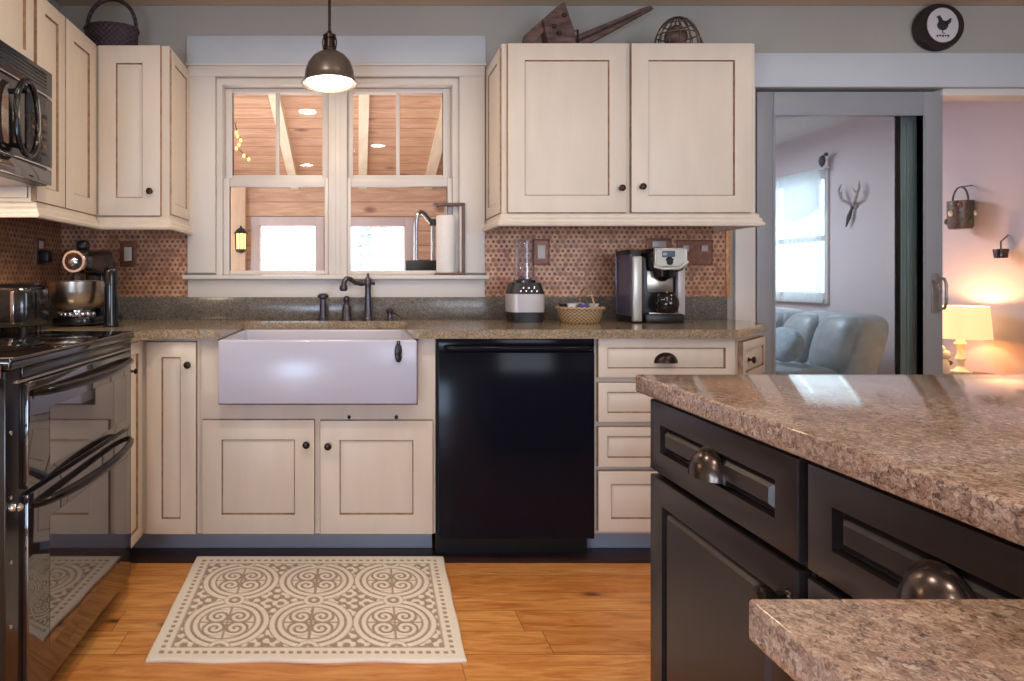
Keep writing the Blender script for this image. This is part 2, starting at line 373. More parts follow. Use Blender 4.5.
    def panel(s, u0, u1, v0, v1, wb, wf, fw, m, mg, rec=0.008, slope=0.022, raised=True, edge=0.004):
        """raised-panel front in the local frame (u across, v up, w outward)"""
        a, g = s.mi(m), s.mi(mg)
        seq = [(0, wb, a), (0, wf - edge, g), (edge * .3, wf - edge * .3, g), (edge, wf, a), (fw, wf, a), (fw + .0015, wf - rec, g), (fw + .0045, wf - rec, g)]
        if raised: seq += [(fw + .0045 + slope, wf - .0015, a)]
        else: seq += [(fw + .008, wf - rec * .8, a)]
        rings = []
        for ins, w, _ in seq:
            rings.append([s.v(p) for p in ((u0 + ins, v0 + ins, w), (u1 - ins, v0 + ins, w), (u1 - ins, v1 - ins, w), (u0 + ins, v1 - ins, w))])
        for k in range(1, len(seq)):
            for i in range(4):
                j = (i + 1) % 4
                f = s.f([rings[k - 1][i], rings[k - 1][j], rings[k][j], rings[k][i]], seq[k][2])
                if f: f.smooth = False
        s.f(rings[-1], a).smooth = False; s.f(list(reversed(rings[0])), a).smooth = False; return s
    def cup(s, c, a, b, d, m, th=0.003):
        """bin pull: a quarter shell open below, in the local frame"""
        mi = s.mi(m); N, K = 18, 7
        def shell(a, b, d):
            return [[s.v((c[0] + a * math.cos(PI * i / N), c[1] + b * math.sin(PI * i / N) * math.cos(PI / 2 * k / K), c[2] + d * math.sin(PI * i / N) * math.sin(PI / 2 * k / K))) for i in range(N + 1)] for k in range(K + 1)]
        o, n = shell(a, b, d), shell(a - th, b - th, d - th)
        for k in range(K):
            for i in range(N):
                s.f([o[k][i], o[k][i + 1], o[k + 1][i + 1], o[k + 1][i]], mi); s.f([n[k][i + 1], n[k][i], n[k + 1][i], n[k + 1][i + 1]], mi)
        for i in range(N): s.f([o[K][i], o[K][i + 1], n[K][i + 1], n[K][i]], mi)
        # back flange
        fl = [s.v((c[0] + (a + .004) * math.cos(PI * i / N), c[1] + (b + .004) * math.sin(PI * i / N) - (.002 if i in (0, N) else 0), c[2] + .002)) for i in range(N + 1)]
        f0 = [s.v((c[0] + (a + .004) * math.cos(PI * i / N), c[1] + (b + .004) * math.sin(PI * i / N) - (.002 if i in (0, N) else 0), c[2])) for i in range(N + 1)]
        s.f(fl, mi)
        for i in range(N): s.f([f0[i], f0[i + 1], fl[i + 1], fl[i]], mi)
        return s
    def knob(s, c, m, r=0.015, l=0.026):
        s.lathe(c, (0, 0, 1), [(0, 0), (r * .62, 0), (r * .6, .002), (r * .36, .005), (r * .34, l * .45), (r * .8, l * .58), (r, l * .74), (r * .9, l * .9), (r * .5, l * .99), (0, l)], m, 18); return s
    def obj(s, name, parent=None, sharp=40):
        me = bpy.data.meshes.new(name)
        bmesh.ops.remove_doubles(s.bm, verts=s.bm.verts, dist=1e-6)
        bmesh.ops.recalc_face_normals(s.bm, faces=s.bm.faces)
        o = bpy.data.objects.new(name, me); base = Vector((0, 0, 0))
        if parent is not None: base = ORG[parent.name]
        else:
            if s.bm.verts and getattr(s, 'own', False):
                xs = [v.co for v in s.bm.verts]
                base = Vector(((min(v.x for v in xs) + max(v.x for v in xs)) / 2, (min(v.y for v in xs) + max(v.y for v in xs)) / 2, min(v.z for v in xs)))
                o.location = base
        bmesh.ops.translate(s.bm, verts=s.bm.verts, vec=-base)
        s.bm.to_mesh(me); s.bm.free()
        for m in s.mats: me.materials.append(M_[m])
        me.set_sharp_from_angle(angle=math.radians(sharp))
        COL.objects.link(o); ORG[o.name] = base
        if parent is not None: o.parent = parent
        return o

def frame(o, U, W):
    U = Vector(U).normalized(); W = Vector(W).normalized(); V = Vector((0, 0, 1))
    mt = Matrix.Identity(4)
    for i in range(3): mt[i][0] = U[i]; mt[i][1] = V[i]; mt[i][2] = W[i]; mt[i][3] = o[i]
    return mt
def FS(x=0, y=0, z=0): return frame((x, y, z), (1, 0, 0), (0, -1, 0))     # faces the camera (-Y)
def FE(x=0, y=0, z=0): return frame((x, y, z), (0, 1, 0), (1, 0, 0))      # faces +X
def FW(x=0, y=0, z=0): return frame((x, y, z), (0, -1, 0), (-1, 0, 0))    # faces -X

def tag(o, label, cat, group=None, kind=None):
    o['label'] = label; o['category'] = cat
    if group: o['group'] = group
    if kind: o['kind'] = kind
    return o
def thing(name, loc, label, cat, group=None):
    o = bpy.data.objects.new(name, None); o.location = loc; o.empty_display_size = 0.1; COL.objects.link(o); ORG[o.name] = Vector(loc)
    return tag(o, label, cat, group)
def struct(m, name, label=None, cat=None):
    o = m.obj(name); o['kind'] = 'structure'
    if label: o['label'] = label
    if cat: o['category'] = cat
    return o
def sempty(name, loc, label, cat):
    o = thing(name, loc, label, cat); o['kind'] = 'structure'; return o
def own(m): m.own = True; return m

YW = 2.945      # kitchen face of the back wall
XL = -1.46      # left wall
XR = 3.95       # right wall (runs on through the living room)
YC = 2.335      # base cabinet fronts
YU = 2.615      # wall cabinet fronts
k_ = YC / F
def BX(px): return PX(px, YC)
def BZ(py): return PZ(py, YC)
ZC0, ZC1 = 0.879, 0.914

# ================================================================== SETTING
struct(M().box(XL - .12, XR + .12, -2.6, 7.1, -0.1, 0, 'floor'), 'floor', 'honey hickory plank floor with dark knots', 'floor')
struct(M().box(XL - .12, XR + .12, -2.6, YW + .14, 2.45, 2.55, 'ceil'), 'ceiling', 'plain beige painted kitchen ceiling', 'ceiling')
WX0, WX1, WZ0, WZ1 = -0.697, 0.496, 1.118, 2.099          # kitchen window opening
DX0, DX1, DZ1 = 1.950, 3.66, 2.046                        # doorway opening
m = M()
m.box(XL - .12, WX0, YW, YW + .14, 0, 2.45, 'wall').box(WX0, WX1, YW, YW + .14, 0, WZ0, 'wall').box(WX0, WX1, YW, YW + .14, WZ1, 2.45, 'wall')
m.box(WX1, DX0, YW, YW + .14, 0, 2.45, 'wall').box(DX0, DX1, YW, YW + .14, DZ1, 2.45, 'wall').box(DX1, XR, YW, YW + .14, 0, 2.45, 'wall')
struct(m, 'wall_back', 'greige painted kitchen wall with window and wide doorway', 'wall')
struct(M().box(XL - .12, XL, -.5, YW, 0, 2.45, 'wall').box(XL - .12, XL, -2.6, -1.9, 0, 2.45, 'wall').box(XL - .12, XL, -1.9, -.5, 0, .1, 'wall').box(XL - .12, XL, -1.9, -.5, 1.09, 2.45, 'wall'), 'wall_left', 'kitchen side wall behind the range', 'wall')  # low opening, out of view, cut for the added left fill
# living room side wall with window opening
LWY0, LWY1, LWZ0, LWZ1 = 5.06, 6.10, 0.945, 2.02
m = M()
m.box(XR, XR + .12, YW, LWY0, 0, 2.6, 'lavender').box(XR, XR + .12, LWY1, 7.1, 0, 2.6, 'lavender').box(XR, XR + .12, LWY0, LWY1, 0, LWZ0, 'lavender').box(XR, XR + .12, LWY0, LWY1, LWZ1, 2.6, 'lavender')
m.box(XR, XR + .12, -2.6, YW, 0, 2.6, 'wall')
struct(m, 'wall_right', 'pinkish lavender living room wall lit by the table lamp', 'wall')
# wall behind the camera with two big openings for daylight
m = M()
m.box(XL, XR, -2.6, -2.5, 0, .75, 'wall').box(XL, XR, -2.6, -2.5, 2.2, 2.45, 'wall').box(XL, 1.3, -2.6, -2.5, .75, 2.2, 'wall').box(3.3, XR, -2.6, -2.5, .75, 2.2, 'wall')
struct(m, 'wall_front')
struct(M().box(1.80, 1.90, YW + .14, 7.0, 0, 3.4, 'lavender'), 'wall_partition')
struct(M().box(1.90, XR, 7.0, 7.1, 0, 2.6, 'lavender'), 'wall_far')
struct(M().box(1.90, XR, YW + .14, 7.0, 2.37, 2.45, 'livceil'), 'ceiling_living', 'pale living room ceiling behind the door glass', 'ceiling')
# tile field
zt0, zt1 = 1.0225, 1.352
m = M().box(XL + .004, WX0 - .14, YW - .006, YW, zt0, 1.3825, 'penny').box(.619, 1.801, YW - .006, YW, zt0, 1.395, 'penny')
m.box(XL, XL + .006, 1.0, YW - .006, .916, zt1 + .1, 'penny').box(1.801, 1.822, YW - .012, YW, zt0, zt1, 'copperstrip', .002)
struct(m, 'trim_backsplash', 'copper penny tile backsplash under the wall cabinets', 'backsplash')

# window casing (kitchen side)
def wz(y): return PZ(y, YW)
def wx(x): return PX(x, YW)
m = M()
m.box(wx(188.5), wx(216), YW - .022, YW, WZ0 + .022, wz(77.5), 'trim', .003).box(wx(459), wx(484), YW - .022, YW, WZ0 + .022, wz(77.5), 'trim', .003)
m.box(wx(188.5), wx(484), YW - .022, YW, wz(77.4), wz(67.5), 'trim', .003)
m.box(wx(187), wx(485.5), YW - .03, YW, wz(67.4), wz(64.6), 'trim', .003)
m.box(wx(187.5), wx(485), YW - .018, YW, wz(64.5), wz(37), 'header', .003)
m.box(wx(188.5), wx(484), YW - .018, YW, wz(297.5), wz(279.5), 'trim', .003)
struct(m, 'trim_1', 'white casing, frieze board and apron around the kitchen window', 'window trim')
struct(M().box(wx(185.5), wx(487), YW - .055, YW + .05, wz(279.4), wz(275.2), 'trim', .004), 'trim_2', 'white window stool ledge under the kitchen window', 'window sill')

# kitchen window: two double-hung units
win = sempty('window_1', (0, YW, WZ0), 'double-hung white twin window above the farmhouse sink', 'window')
SX = PX
m = M()
Y0, Y1 = YW + .012, YW + .13
zs = wz(275.1)
m.box(WX0, WX0 + .028, Y0, Y1, zs, WZ1, 'trim').box(WX1 - .028, WX1, Y0, Y1, zs, WZ1, 'trim').box(WX0 + .028, WX1 - .028, Y0, Y1, WZ1 - .03, WZ1, 'trim').box(WX0 + .028, WX1 - .028, YW + .052, Y1, WZ0 - .0, zs, 'trim')
mx0, mx1 = wx(328.5) , wx(347)
m.box(mx0, mx1, Y0, Y1, zs, WZ1 - .03, 'trim', .003)
m.box((mx0 + mx1) / 2 - .012, (mx0 + mx1) / 2 + .012, Y0 - .008, Y0, zs, WZ1 - .03, 'trim', .002)
m.obj('frame', win)
def sash(x0, x1, z0, z1, gx0, gx1, gz0, gz1, y, munt):
    m = M()
    m.box(x0, gx0, y, y + .03, z0, z1, 'trim', .003).box(gx1, x1, y, y + .03, z0, z1, 'trim', .003).box(gx0, gx1, y, y + .03, z0, gz0, 'trim', .003).box(gx0, gx1, y, y + .03, gz1, z1, 'trim', .003)
    s = m.obj('sash', win)
    if munt:
        mm = M(); c = (gx0 + gx1) / 2; mm.box(c - .009, c + .009, y + .004, y + .026, gz0, gz1, 'trim', .002); mm.obj('muntin', s)
    g = M(); g.box(gx0 - .002, gx1 + .002, y + .013, y + .017, gz0 - .002, gz1 + .002, 'glass'); g.obj('pane', s)
yl, yu = YW + .03, YW + .075
def ly(x): return PX(x, yl)
def uy(x): return PX(x, yu)
sash(WX0 + .029, mx0 - .001, zs + .001, PZ(178, yl), ly(229.5), ly(324.6), PZ(270.5, yl), PZ(186.5, yl), yl, False)
sash(mx1 + .001, WX1 - .029, zs + .001, PZ(178, yl), ly(351), ly(447.5), PZ(270.5, yl), PZ(186.5, yl), yl, False)
sash(WX0 + .029, mx0 - .001, PZ(183, yu), WZ1 - .031, uy(232.5), uy(322.2), PZ(175, yu), PZ(93, yu), yu, True)
sash(mx1 + .001, WX1 - .029, PZ(183, yu), WZ1 - .031, uy(353), uy(443), PZ(175, yu), PZ(93, yu), yu, True)

# doorway casing and header
m = M()
m.box(wx(733), wx(753), YW - .02, YW, 0, DZ1 - .001, 'trim', .003).box(DX1, DX1 + .1, YW - .02, YW, 0, DZ1 - .001, 'trim', .003)
m.box(wx(733), DX1 + .12, YW - .022, YW, DZ1, wz(54.5), 'header', .003)
m.box(wx(943), DX1, YW + .0, YW + .1, DZ1 - .035, DZ1, 'trim', .003)
struct(m, 'trim_3', 'white header board and casing around the sliding doorway', 'door trim')
dr = sempty('door_1', (2.4, YW + .03, 0), 'grey framed sliding glass door standing between kitchen and living room', 'sliding door')
def dpanel(y, th, x0, x1, gx0, gx1, zt, gz0, gz1, mat, gm, name):
    m = M(); m.box(x0, gx0, y, y + th, .012, zt, mat, .004).box(gx1, x1, y, y + th, .012, zt, mat, .004).box(gx0, gx1, y, y + th, .012, gz0, mat, .004).box(gx0, gx1, y, y + th, gz1, zt, mat, .004)
    for x in (gx0, gx1): 
        m.box(x - .006, x + .006, y - .004, y, gz0, gz1, mat, .002)
    m.box(gx0, gx1, y - .004, y, gz1 - .006, gz1 + .006, mat, .002)
    o = m.obj(name, dr); g = M(); g.box(gx0, gx1, y + th * .4, y + th * .55, gz0, gz1, gm); g.obj('pane', o); return o
yd = YW + .012
p1 = dpanel(yd, .042, PX(757, yd), PX(943, yd), PX(774, yd), PX(924, yd), PZ(91.5, yd), .16, PZ(114.5, yd), 'doorgrey', 'doorglass', 'sliding_panel')
yd2 = YW + .085
p2 = dpanel(yd2, .042, PX(757, yd2) + .01, PX(934, yd2), PX(770, yd2) - .02, PX(901.5, yd2), DZ1 - .012, .12, PZ(112, yd2) + .01, 'doordark', 'doorglass', 'fixed_panel')
m = M()
for i in range(3): m.box(PX(906 + i * 7, yd2), PX(909 + i * 7, yd2), yd2 - .006, yd2, .1, 1.9, 'doordark', .0015)
m.obj('grooves', p2)
m = M(); xh = PX(935, yd); zh0, zh1 = PZ(309, yd), PZ(278, yd)
m.box(xh - .018, xh + .018, yd - .004, yd, zh0 - .02, zh1 + .02, 'nickel', .002)
m.tube([(xh + .012, yd - .003, zh0), (xh + .012, yd - .035, zh0 + .004), (xh + .012, yd - .045, zh0 + .03), (xh + .012, yd - .045, zh1 - .03), (xh + .012, yd - .035, zh1 - .004), (xh + .012, yd - .003, zh1)], .006, 'nickel')
m.tube([(xh - .012, yd - .003, zh1 - .01), (xh - .014, yd - .03, zh1 - .03), (xh - .006, yd - .03, zh1 - .06)], .005, 'nickel')
m.obj('door_handle', p1)

# ================================================================== CABINETS
def door(parent, fr, u0, u1, v0, v1, name='door', fw=.058, m1='cream', m2='glaze', knob=None, pull=None, th=.02, hm='bronze', kr=.0145, kl=.026, **kw):
    m = M(); m.xf = fr; m.panel(u0, u1, v0, v1, .0006, th, fw, m1, m2, **kw); o = m.obj(name, parent)
    if knob:
        q = M(); q.xf = fr; q.knob((knob[0], knob[1], th), hm, kr, kl); q.obj('knob', o)
    if pull:
        q = M(); q.xf = fr; q.cup((pull[0], pull[1], th - .0016), pull[2], pull[3], pull[4], hm); q.obj('cup_pull', o)
    return o

YF = YC + .02   # carcass front plane
FR = FS(0, YF, 0)
# -- blind corner base unit
x0, x1 = -.853, BX(199) - .0008
c = thing('base_cabinet', ((x0 + x1) / 2, 2.6, 0), 'cream corner base cabinet with one tall narrow door left of the sink', 'cabinet')
m = M(); m.box(x0, x1, YF, 2.93, .111, ZC0 - .0005, 'cream'); m.obj('body', c)
m = M(); m.box(-.964, x1, YF + .11, YF + .125, 0, .1105, 'toe'); m.obj('toe_kick', c)
door(c, FR, BX(146), BX(196), BZ(534.5), BZ(341.7), knob=(BX(188.5), BZ(364.5)), fw=.06)
# -- left return filler unit beside the range
c = thing('base_cabinet', (-1.1, 2.25, 0), 'narrow cream filler cabinet squeezed between range and corner', 'cabinet')
m = M(); m.box(-1.44, -.8545, 2.14, 2.93, .111, ZC0 - .0005, 'cream'); m.obj('body', c)
door(c, FE(-.8545, 0, 0), 2.15, 2.325, .115, .872, fw=.045, knob=(2.2, .77), kr=.011)
m = M(); m.box(-.98, -.965, 2.14, 2.48, 0, .1105, 'toe'); m.obj('toe_kick', c)
# -- sink base
x0, x1 = BX(199), BX(436) 
c = thing('sink_cabinet', ((x0 + x1) / 2, 2.6, 0), 'cream two-door sink base cabinet under the white apron sink', 'cabinet')
xs0, xs1 = BX(217.3), BX(418.2)
m = M()
m.box(x0, xs0, YF, 2.93, .111, ZC0 - .0005, 'cream').box(xs1, x1, YF, 2.93, .111, ZC0 - .0005, 'cream').box(xs0, xs1, YF, 2.93, .111, BZ(406), 'cream')
m.obj('body', c)
m = M(); m.box(x0, x1, YF + .11, YF + .125, 0, .1105, 'toe'); m.obj('toe_kick', c)
door(c, FR, BX(202), BX(314.5), BZ(534.3), BZ(420), knob=(BX(306.5), BZ(444)), fw=.076)
door(c, FR, BX(320), BX(433), BZ(534.3), BZ(420.6), knob=(BX(328), BZ(445.5)), fw=.076)
for px in (349, 396.5):
    m = M(); m.xf = FR; m.lathe((BX(px), BZ(418), 0.0006), (0, 0, 1), [(0, 0), (.007, 0), (.007, .006), (.004, .008), (0, .008)], 'bronze', 12); m.obj('bumper', c)
# -- apron sink
sx0, sx1, sy0, sy1 = PX(218, 2.275), PX(417.3, 2.275), 2.275, 2.776
sz0, sz1 = PZ(404.5, 2.275), .8775
t = .022
m = M(); mi = m.mi('porcelain')
tb = bmesh.new()
P = lambda x, y, z: tb.verts.new((x, y, z))
def ring(i, z): return [P(sx0 + i, sy0 + i, z), P(sx1 - i, sy0 + i, z), P(sx1 - i, sy1 - i, z), P(sx0 + i, sy1 - i, z)]
r0, r1, r2, r3 = ring(0, sz0), ring(0, sz1), ring(t, sz1), ring(t + .012, sz0 + .03)
tb.faces.new(list(reversed(r0)))
for A, B in ((r0, r1), (r1, r2), (r2, r3)):
    for i in range(4): tb.faces.new((A[i], A[(i + 1) % 4], B[(i + 1) % 4], B[i]))
tb.faces.new(r3); bmesh.ops.recalc_face_normals(tb, faces=tb.faces)
bmesh.ops.bevel(tb, geom=list(tb.edges), offset=.008, segments=3, affect='EDGES', profile=.5)
m.absorb(tb, mi)
snk = thing('farmhouse_sink', ((sx0 + sx1) / 2, 2.5, sz0), 'white fireclay apron-front farmhouse sink set in the worktop', 'sink')
m.obj('basin', snk)
m = M(); m.lathe(((sx0 + sx1) / 2, 2.53, sz0 + .0305), (0, 0, 1), [(0, 0), (.045, 0), (.043, .003), (.03, .001), (0, .001)], 'chrome', 24); m.obj('drain', snk)
# black clip hanging on the apron
cx, cz = PX(398.5, 2.27), PZ(353, 2.27)
m = own(M()); m.xf = FS(cx, sy0 - .0008, cz)
m.sup((0, 0, .006), (.014, .036, .006), 'satinblack', .8, .8, 20, 10)
m.tube([(.002, .0, .012), (.011, .006, .016), (.011, -.006, .018), (.002, -.012, .014), (-.006, -.004, .016), (.002, .006, .014)], .003, 'pewter', 8)
m.tube([(-.004, .03, .006), (-.004, .045, .009), (.004, .045, .009), (.004, .03, .006)], .003, 'satinblack', 8)
tag(m.obj('hanging_clip'), 'small black oval clip hanging on the front of the white apron sink', 'clip')
# -- dishwasher
x0, x1 = BX(437.3), BX(595.3)
c = thing('dishwasher', ((x0 + x1) / 2, 2.6, 0), 'black dishwasher with bar handle between sink and drawer cabinets', 'dishwasher')
m = M(); m.box(x0, x1, YC + .03, 2.9, .095, .876, 'dwdark'); m.obj('tub', c)
m = M(); m.box(x0 + .004, x1 - .004, YC - .005, YC + .0295, BZ(538.6), BZ(352), 'dw', .004); m.box(x0 + .004, x1 - .004, YC - .001, YC + .0295, BZ(351.9), BZ(338.5), 'dw', .003); d = m.obj('door', c)
m = M(); hz = BZ(347.5); hx0, hx1 = BX(446), BX(590)
m.tube([(hx0, YC - .002, hz), (hx0 + .01, YC - .028, hz), (hx0 + .03, YC - .034, hz), (hx1 - .03, YC - .034, hz), (hx1 - .01, YC - .028, hz), (hx1, YC - .002, hz)], .0105, 'dw', 12); m.obj('handle', d)
m = M(); m.box(x0 + .004, x1 - .004, YC + .075, YC + .09, 0, .0945, 'dwdark'); m.obj('toe_kick', c)
# -- drawer base
x0, x1 = BX(596.2), 1.4815
c = thing('drawer_cabinet', ((x0 + x1) / 2, 2.6, 0), 'cream four-drawer base cabinet right of the dishwasher', 'cabinet')
m = M(); m.box(x0, x1, YF, 2.93, .111, ZC0 - .0005, 'cream'); m.obj('body', c)
m = M(); m.box(x0, x1, YF + .11, YF + .125, 0, .1105, 'toe'); m.obj('toe_kick', c)
d0, d1 = BX(598.3), BX(735)
for i, (ya, yb) in enumerate(((338.4, 377.8), (382.6, 422.3), (427, 467.3), (471.2, 532))):
    o = door(c, FR, d0, d1, BZ(yb), BZ(ya), name='drawer', fw=.036 if i < 3 else .05, slope=.012,
             pull=(BX(666), BZ((ya + yb) / 2) - .018, .042, .036, .026), hm='bronze')
# -- clipped end cabinet
a = math.sqrt(.5)
c = thing('end_cabinet', (1.64, 2.75, 0), 'cream angled end cabinet with small drawer beside the doorway', 'cabinet')
q = 1.4825
m = M(); m.prism([(q, YF), (q + .31, YF + .31), (q + .31, 2.93), (q, 2.93)], .111, ZC0 - .0005, 'cream'); m.obj('body', c)
fr = frame((q, YF, 0), (a, a, 0), (a, -a, 0))
door(c, fr, .03, .41, .70, .86, name='drawer', fw=.036, slope=.012, knob=(.105, .785))
door(c, fr, .03, .41, .13, .68, fw=.058, knob=(.08, .62))
m = M(); m.prism([(q, YF + .125), (q + .20, YF + .325), (q + .20, 2.9), (q, 2.9)], 0, .1105, 'toe'); m.obj('toe_kick', c)
# -- near left base unit
c = thing('base_cabinet', (-1.1, .85, 0), 'cream base cabinet edge nearer the camera than the range, leftmost of all', 'cabinet')
m = M(); m.box(-1.44, -.8505, .3, 1.365, .111, ZC0 - .0005, 'cream'); m.obj('body', c)
door(c, FE(-.8505, 0, 0), .86, 1.36, .13, .87, knob=(.92, .78)); door(c, FE(-.8505, 0, 0), .33, .85, .13, .87, knob=(.79, .78))
m = M(); m.box(-.98, -.965, .3, 1.365, 0, .1105, 'toe'); m.obj('toe_kick', c)
# dark strip that paints the shade on the floor below the back run
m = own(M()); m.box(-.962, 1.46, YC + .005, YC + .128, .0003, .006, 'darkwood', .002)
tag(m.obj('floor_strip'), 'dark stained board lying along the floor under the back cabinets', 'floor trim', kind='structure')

# -- worktops
CXL, CXR = PX(220.5, 2.31), PX(413.6, 2.31)
wt = thing('worktop', (0, 2.6, ZC0), 'long speckled granite worktop running under the window', 'worktop')
m = M()
m.prism([(-1.4525, 2.136), (-.812, 2.136), (-.812, 2.243), (-.745, 2.31), (CXL, 2.31), (CXL, 2.943), (-1.4525, 2.943)], ZC0, ZC1, 'graniteback')
m.prism([(CXL, 2.776), (CXR, 2.776), (CXR, 2.943), (CXL, 2.943)], ZC0, ZC1, 'graniteback')
m.prism([(CXR, 2.31), (1.463, 2.31), (1.808, 2.655), (1.808, 2.943), (CXR, 2.943)], ZC0, ZC1, 'graniteback')
m.obj('slab', wt)
m = M(); m.box(-1.432, 1.801, 2.924, 2.943, ZC1, 1.0215, 'granitesplash', .002).box(-1.4525, -1.4325, 2.136, 2.943, ZC1, 1.0215, 'granitesplash', .002); m.obj('upstand', wt)
m = own(M()); m.box(-1.4525, -.812, .28, 1.368, ZC0, ZC1, 'granite', .004)
tag(m.obj('worktop'), 'short granite worktop corner nearer the camera than the range', 'worktop')

# -- wall cabinets
ZU0, ZU1 = 1.385, 2.132
rail = lambda zb: [(0, zb), (.022, zb), (.026, zb + .006), (.026, zb + .012), (.018, zb + .02), (.018, zb + .03), (.009, zb + .04), (.009, zb + .05), (.003, zb + .056), (0, zb + .058)]
XUF = -1.1375
c = thing('wall_cabinet', (-1.3, 2.37, 1.325), 'tall cream two-door wall cabinet right of the microwave', 'cabinet', None)
m = M(); m.box(-1.452, XUF - .02, 2.124, 2.633, 1.3830, ZU1, 'cream'); m.obj('body', c)
fr = FE(XUF - .02, 0, 0)
door(c, fr, 2.128, 2.334, ZU0, ZU1 - .003, fw=.054); door(c, fr, 2.339, 2.612, ZU0, ZU1 - .003, fw=.066)
m = M(); m.sweep([(-1.452, 2.126), (XUF - .006, 2.126), (XUF - .006, 2.6005)], rail(1.325), 'cream'); m.obj('light_rail', c)
m = M(); m.xf = FS(0, 2.124, 0); m.panel(-1.44, XUF - .03, ZU0 + .01, ZU1 - .01, .0004, .008, .05, 'cream', 'glaze', rec=.005); m.obj('end_panel', c)
c = thing('wall_cabinet', (-1.0, 2.78, 1.325), 'cream corner wall cabinet with one door left of the window', 'cabinet')
XE = -.829
m = M(); m.box(-1.452, XE, YU + .02, 2.938, 1.3830, ZU1, 'cream'); m.obj('body', c)
door(c, FS(0, YU + .02, 0), XUF + .004, PX(160.3, YU), ZU0, ZU1 - .003, knob=(PX(150.7, YU), PZ(191.5, YU)), fw=.078)
m = M(); m.xf = FE(XE, 0, 0); m.panel(YU + .03, 2.93, ZU0 + .01, ZU1 - .012, .0004, .008, .05, 'cream', 'glaze', rec=.005); m.obj('end_panel', c)
m = M(); m.sweep([(XUF - .003, YU + .012), (XE, YU + .012), (XE, 2.938)], rail(1.325), 'cream'); m.obj('light_rail', c)
c = thing('wall_cabinet', (-1.3, 1.75, 1.835), 'short cream wall cabinet above the microwave', 'cabinet')
m = M(); m.box(-1.452, XUF - .02, 1.30, 2.1225, 1.835, ZU1, 'cream'); m.obj('body', c)
door(c, fr, 1.745, 2.108, 1.838, ZU1 - .003, fw=.052); door(c, fr, 1.31, 1.74, 1.838, ZU1 - .003, fw=.052)
c = thing('wall_cabinet', (1.18, 2.78, 1.34), 'wide cream double-door wall cabinet right of the window', 'cabinet')
X0, X1 = PX(501.8, YU + .02), PX(754.4, YU + .02); Zt = 2.142
m = M(); m.box(X0, X1, YU + .02, 2.938, 1.396, Zt, 'cream'); m.obj('body', c)
fr = FS(0, YU + .02, 0)
door(c, fr, PX(507.8, YU), PX(626.5, YU), 1.399, Zt - .004, knob=(PX(620.7, YU), PZ(188.3, YU)), fw=.074)
door(c, fr, PX(631.5, YU), PX(752, YU), 1.399, Zt - .004, knob=(PX(641.3, YU), PZ(187, YU)), fw=.074)
m = M(); m.xf = FW(X0, 0, 0); m.panel(-2.93, -(YU + .03), 1.40, Zt - .012, .0004, .008, .05, 'cream', 'glaze', rec=.005); m.obj('end_panel', c)
m = M(); m.sweep([(X0, 2.938), (X0, YU + .012), (X1, YU + .012), (X1, 2.938)], rail(1.340), 'cream'); m.obj('light_rail', c)

# ================================================================== APPLIANCES (left)
RY0, RY1, RX = 1.372, 2.132, -.806
c = thing('range', (-1.1, 1.75, 0), 'black double-oven range with mirror-dark glass doors', 'range')
m = M(); m.box(-1.44, RX, RY0, RY1, .075, .896, 'ovenblack', .003)
for yy in (RY0 + .02, RY1 - .02):
    for zz in (.15, .3, .45, .6, .75):
        m.lathe((RX, yy, zz), (1, 0, 0), [(.005, -.001), (.005, .002), (.003, .003), (0, .003)], 'chrome', 10)
m.obj('body', c)
m = M(); m.box(-1.445, RX + .012, RY0 - .001, RY1 + .001, .8965, .924, 'cooktop', .006, 3)
ck = m.obj('cooktop', c)
for (bx, by, br) in ((-1.0, 1.56, .10), (-1.0, 1.94, .075), (-1.28, 1.56, .075), (-1.28, 1.94, .10)):
    m = M(); m.lathe((bx, by, .9241), (0, 0, 1), [(br - .002, 0), (br - .002, .0003), (br, .0003), (br, 0)], 'satinblack', 40); m.obj('burner_ring', ck)
m = M(); m.box(RX, RX + .006, RY0 + .06, RY1 - .06, .872, .895, 'ovenblack', .002); m.box(RX, RX + .009, RY0 + .03, RY1 - .03, .862, .868, 'steel', .001); m.obj('vent_trim', c)
DY0, DY1 = RY0 + .066, RY1 - .05
def oven_door(z0, z1, wz0, wz1, hz, bow, nm):
    m = M(); m.box(RX + .0005, RX + .016, DY0, DY1, z0, z1, 'ovenglass', .003); d = m.obj('oven_door', c)
    m = M(); m.box(RX + .0155, RX + .0168, DY0 + .10, DY1 - .035, wz0, wz1, 'ovenpane'); m.obj('window', d)
    pts = []; n = 22
    for i in range(n + 1):
        s = i / n; y = DY0 + .012 + (DY1 - DY0 - .024) * s; e = min(1, math.sin(PI * s) ** .55)
        pts.append((RX + .017 + bow * e, y, hz - .004 * e))
    m = M(); m.tube(pts, [.008 + .005 * math.sin(PI * i / n) ** .5 for i in range(n + 1)], 'gloss' if nm else 'steelblk', 12); m.obj('handle', d)
M_['steelblk'] = paint('black steel handle', (46, 42, 42), 0.16, 0.1, 20, metal=0.8)
oven_door(.602, .858, .63, .78, .832, .045, 0)
oven_door(.078, .590, .17, .50, .560, .05, 0)
m = M(); m.box(RX - .07, RX - .05, RY0 + .01, RY1 - .01, 0, .0745, 'dwdark'); m.obj('toe_kick', c)
m = M(); m.lathe((RX, RY0 + .022, .577), (1, 0, 0), [(0, 0), (.011, 0), (.011, .006), (.007, .014), (.010, .02), (.006, .026), (0, .027)], 'chrome', 16); m.obj('hinge_knob', c)
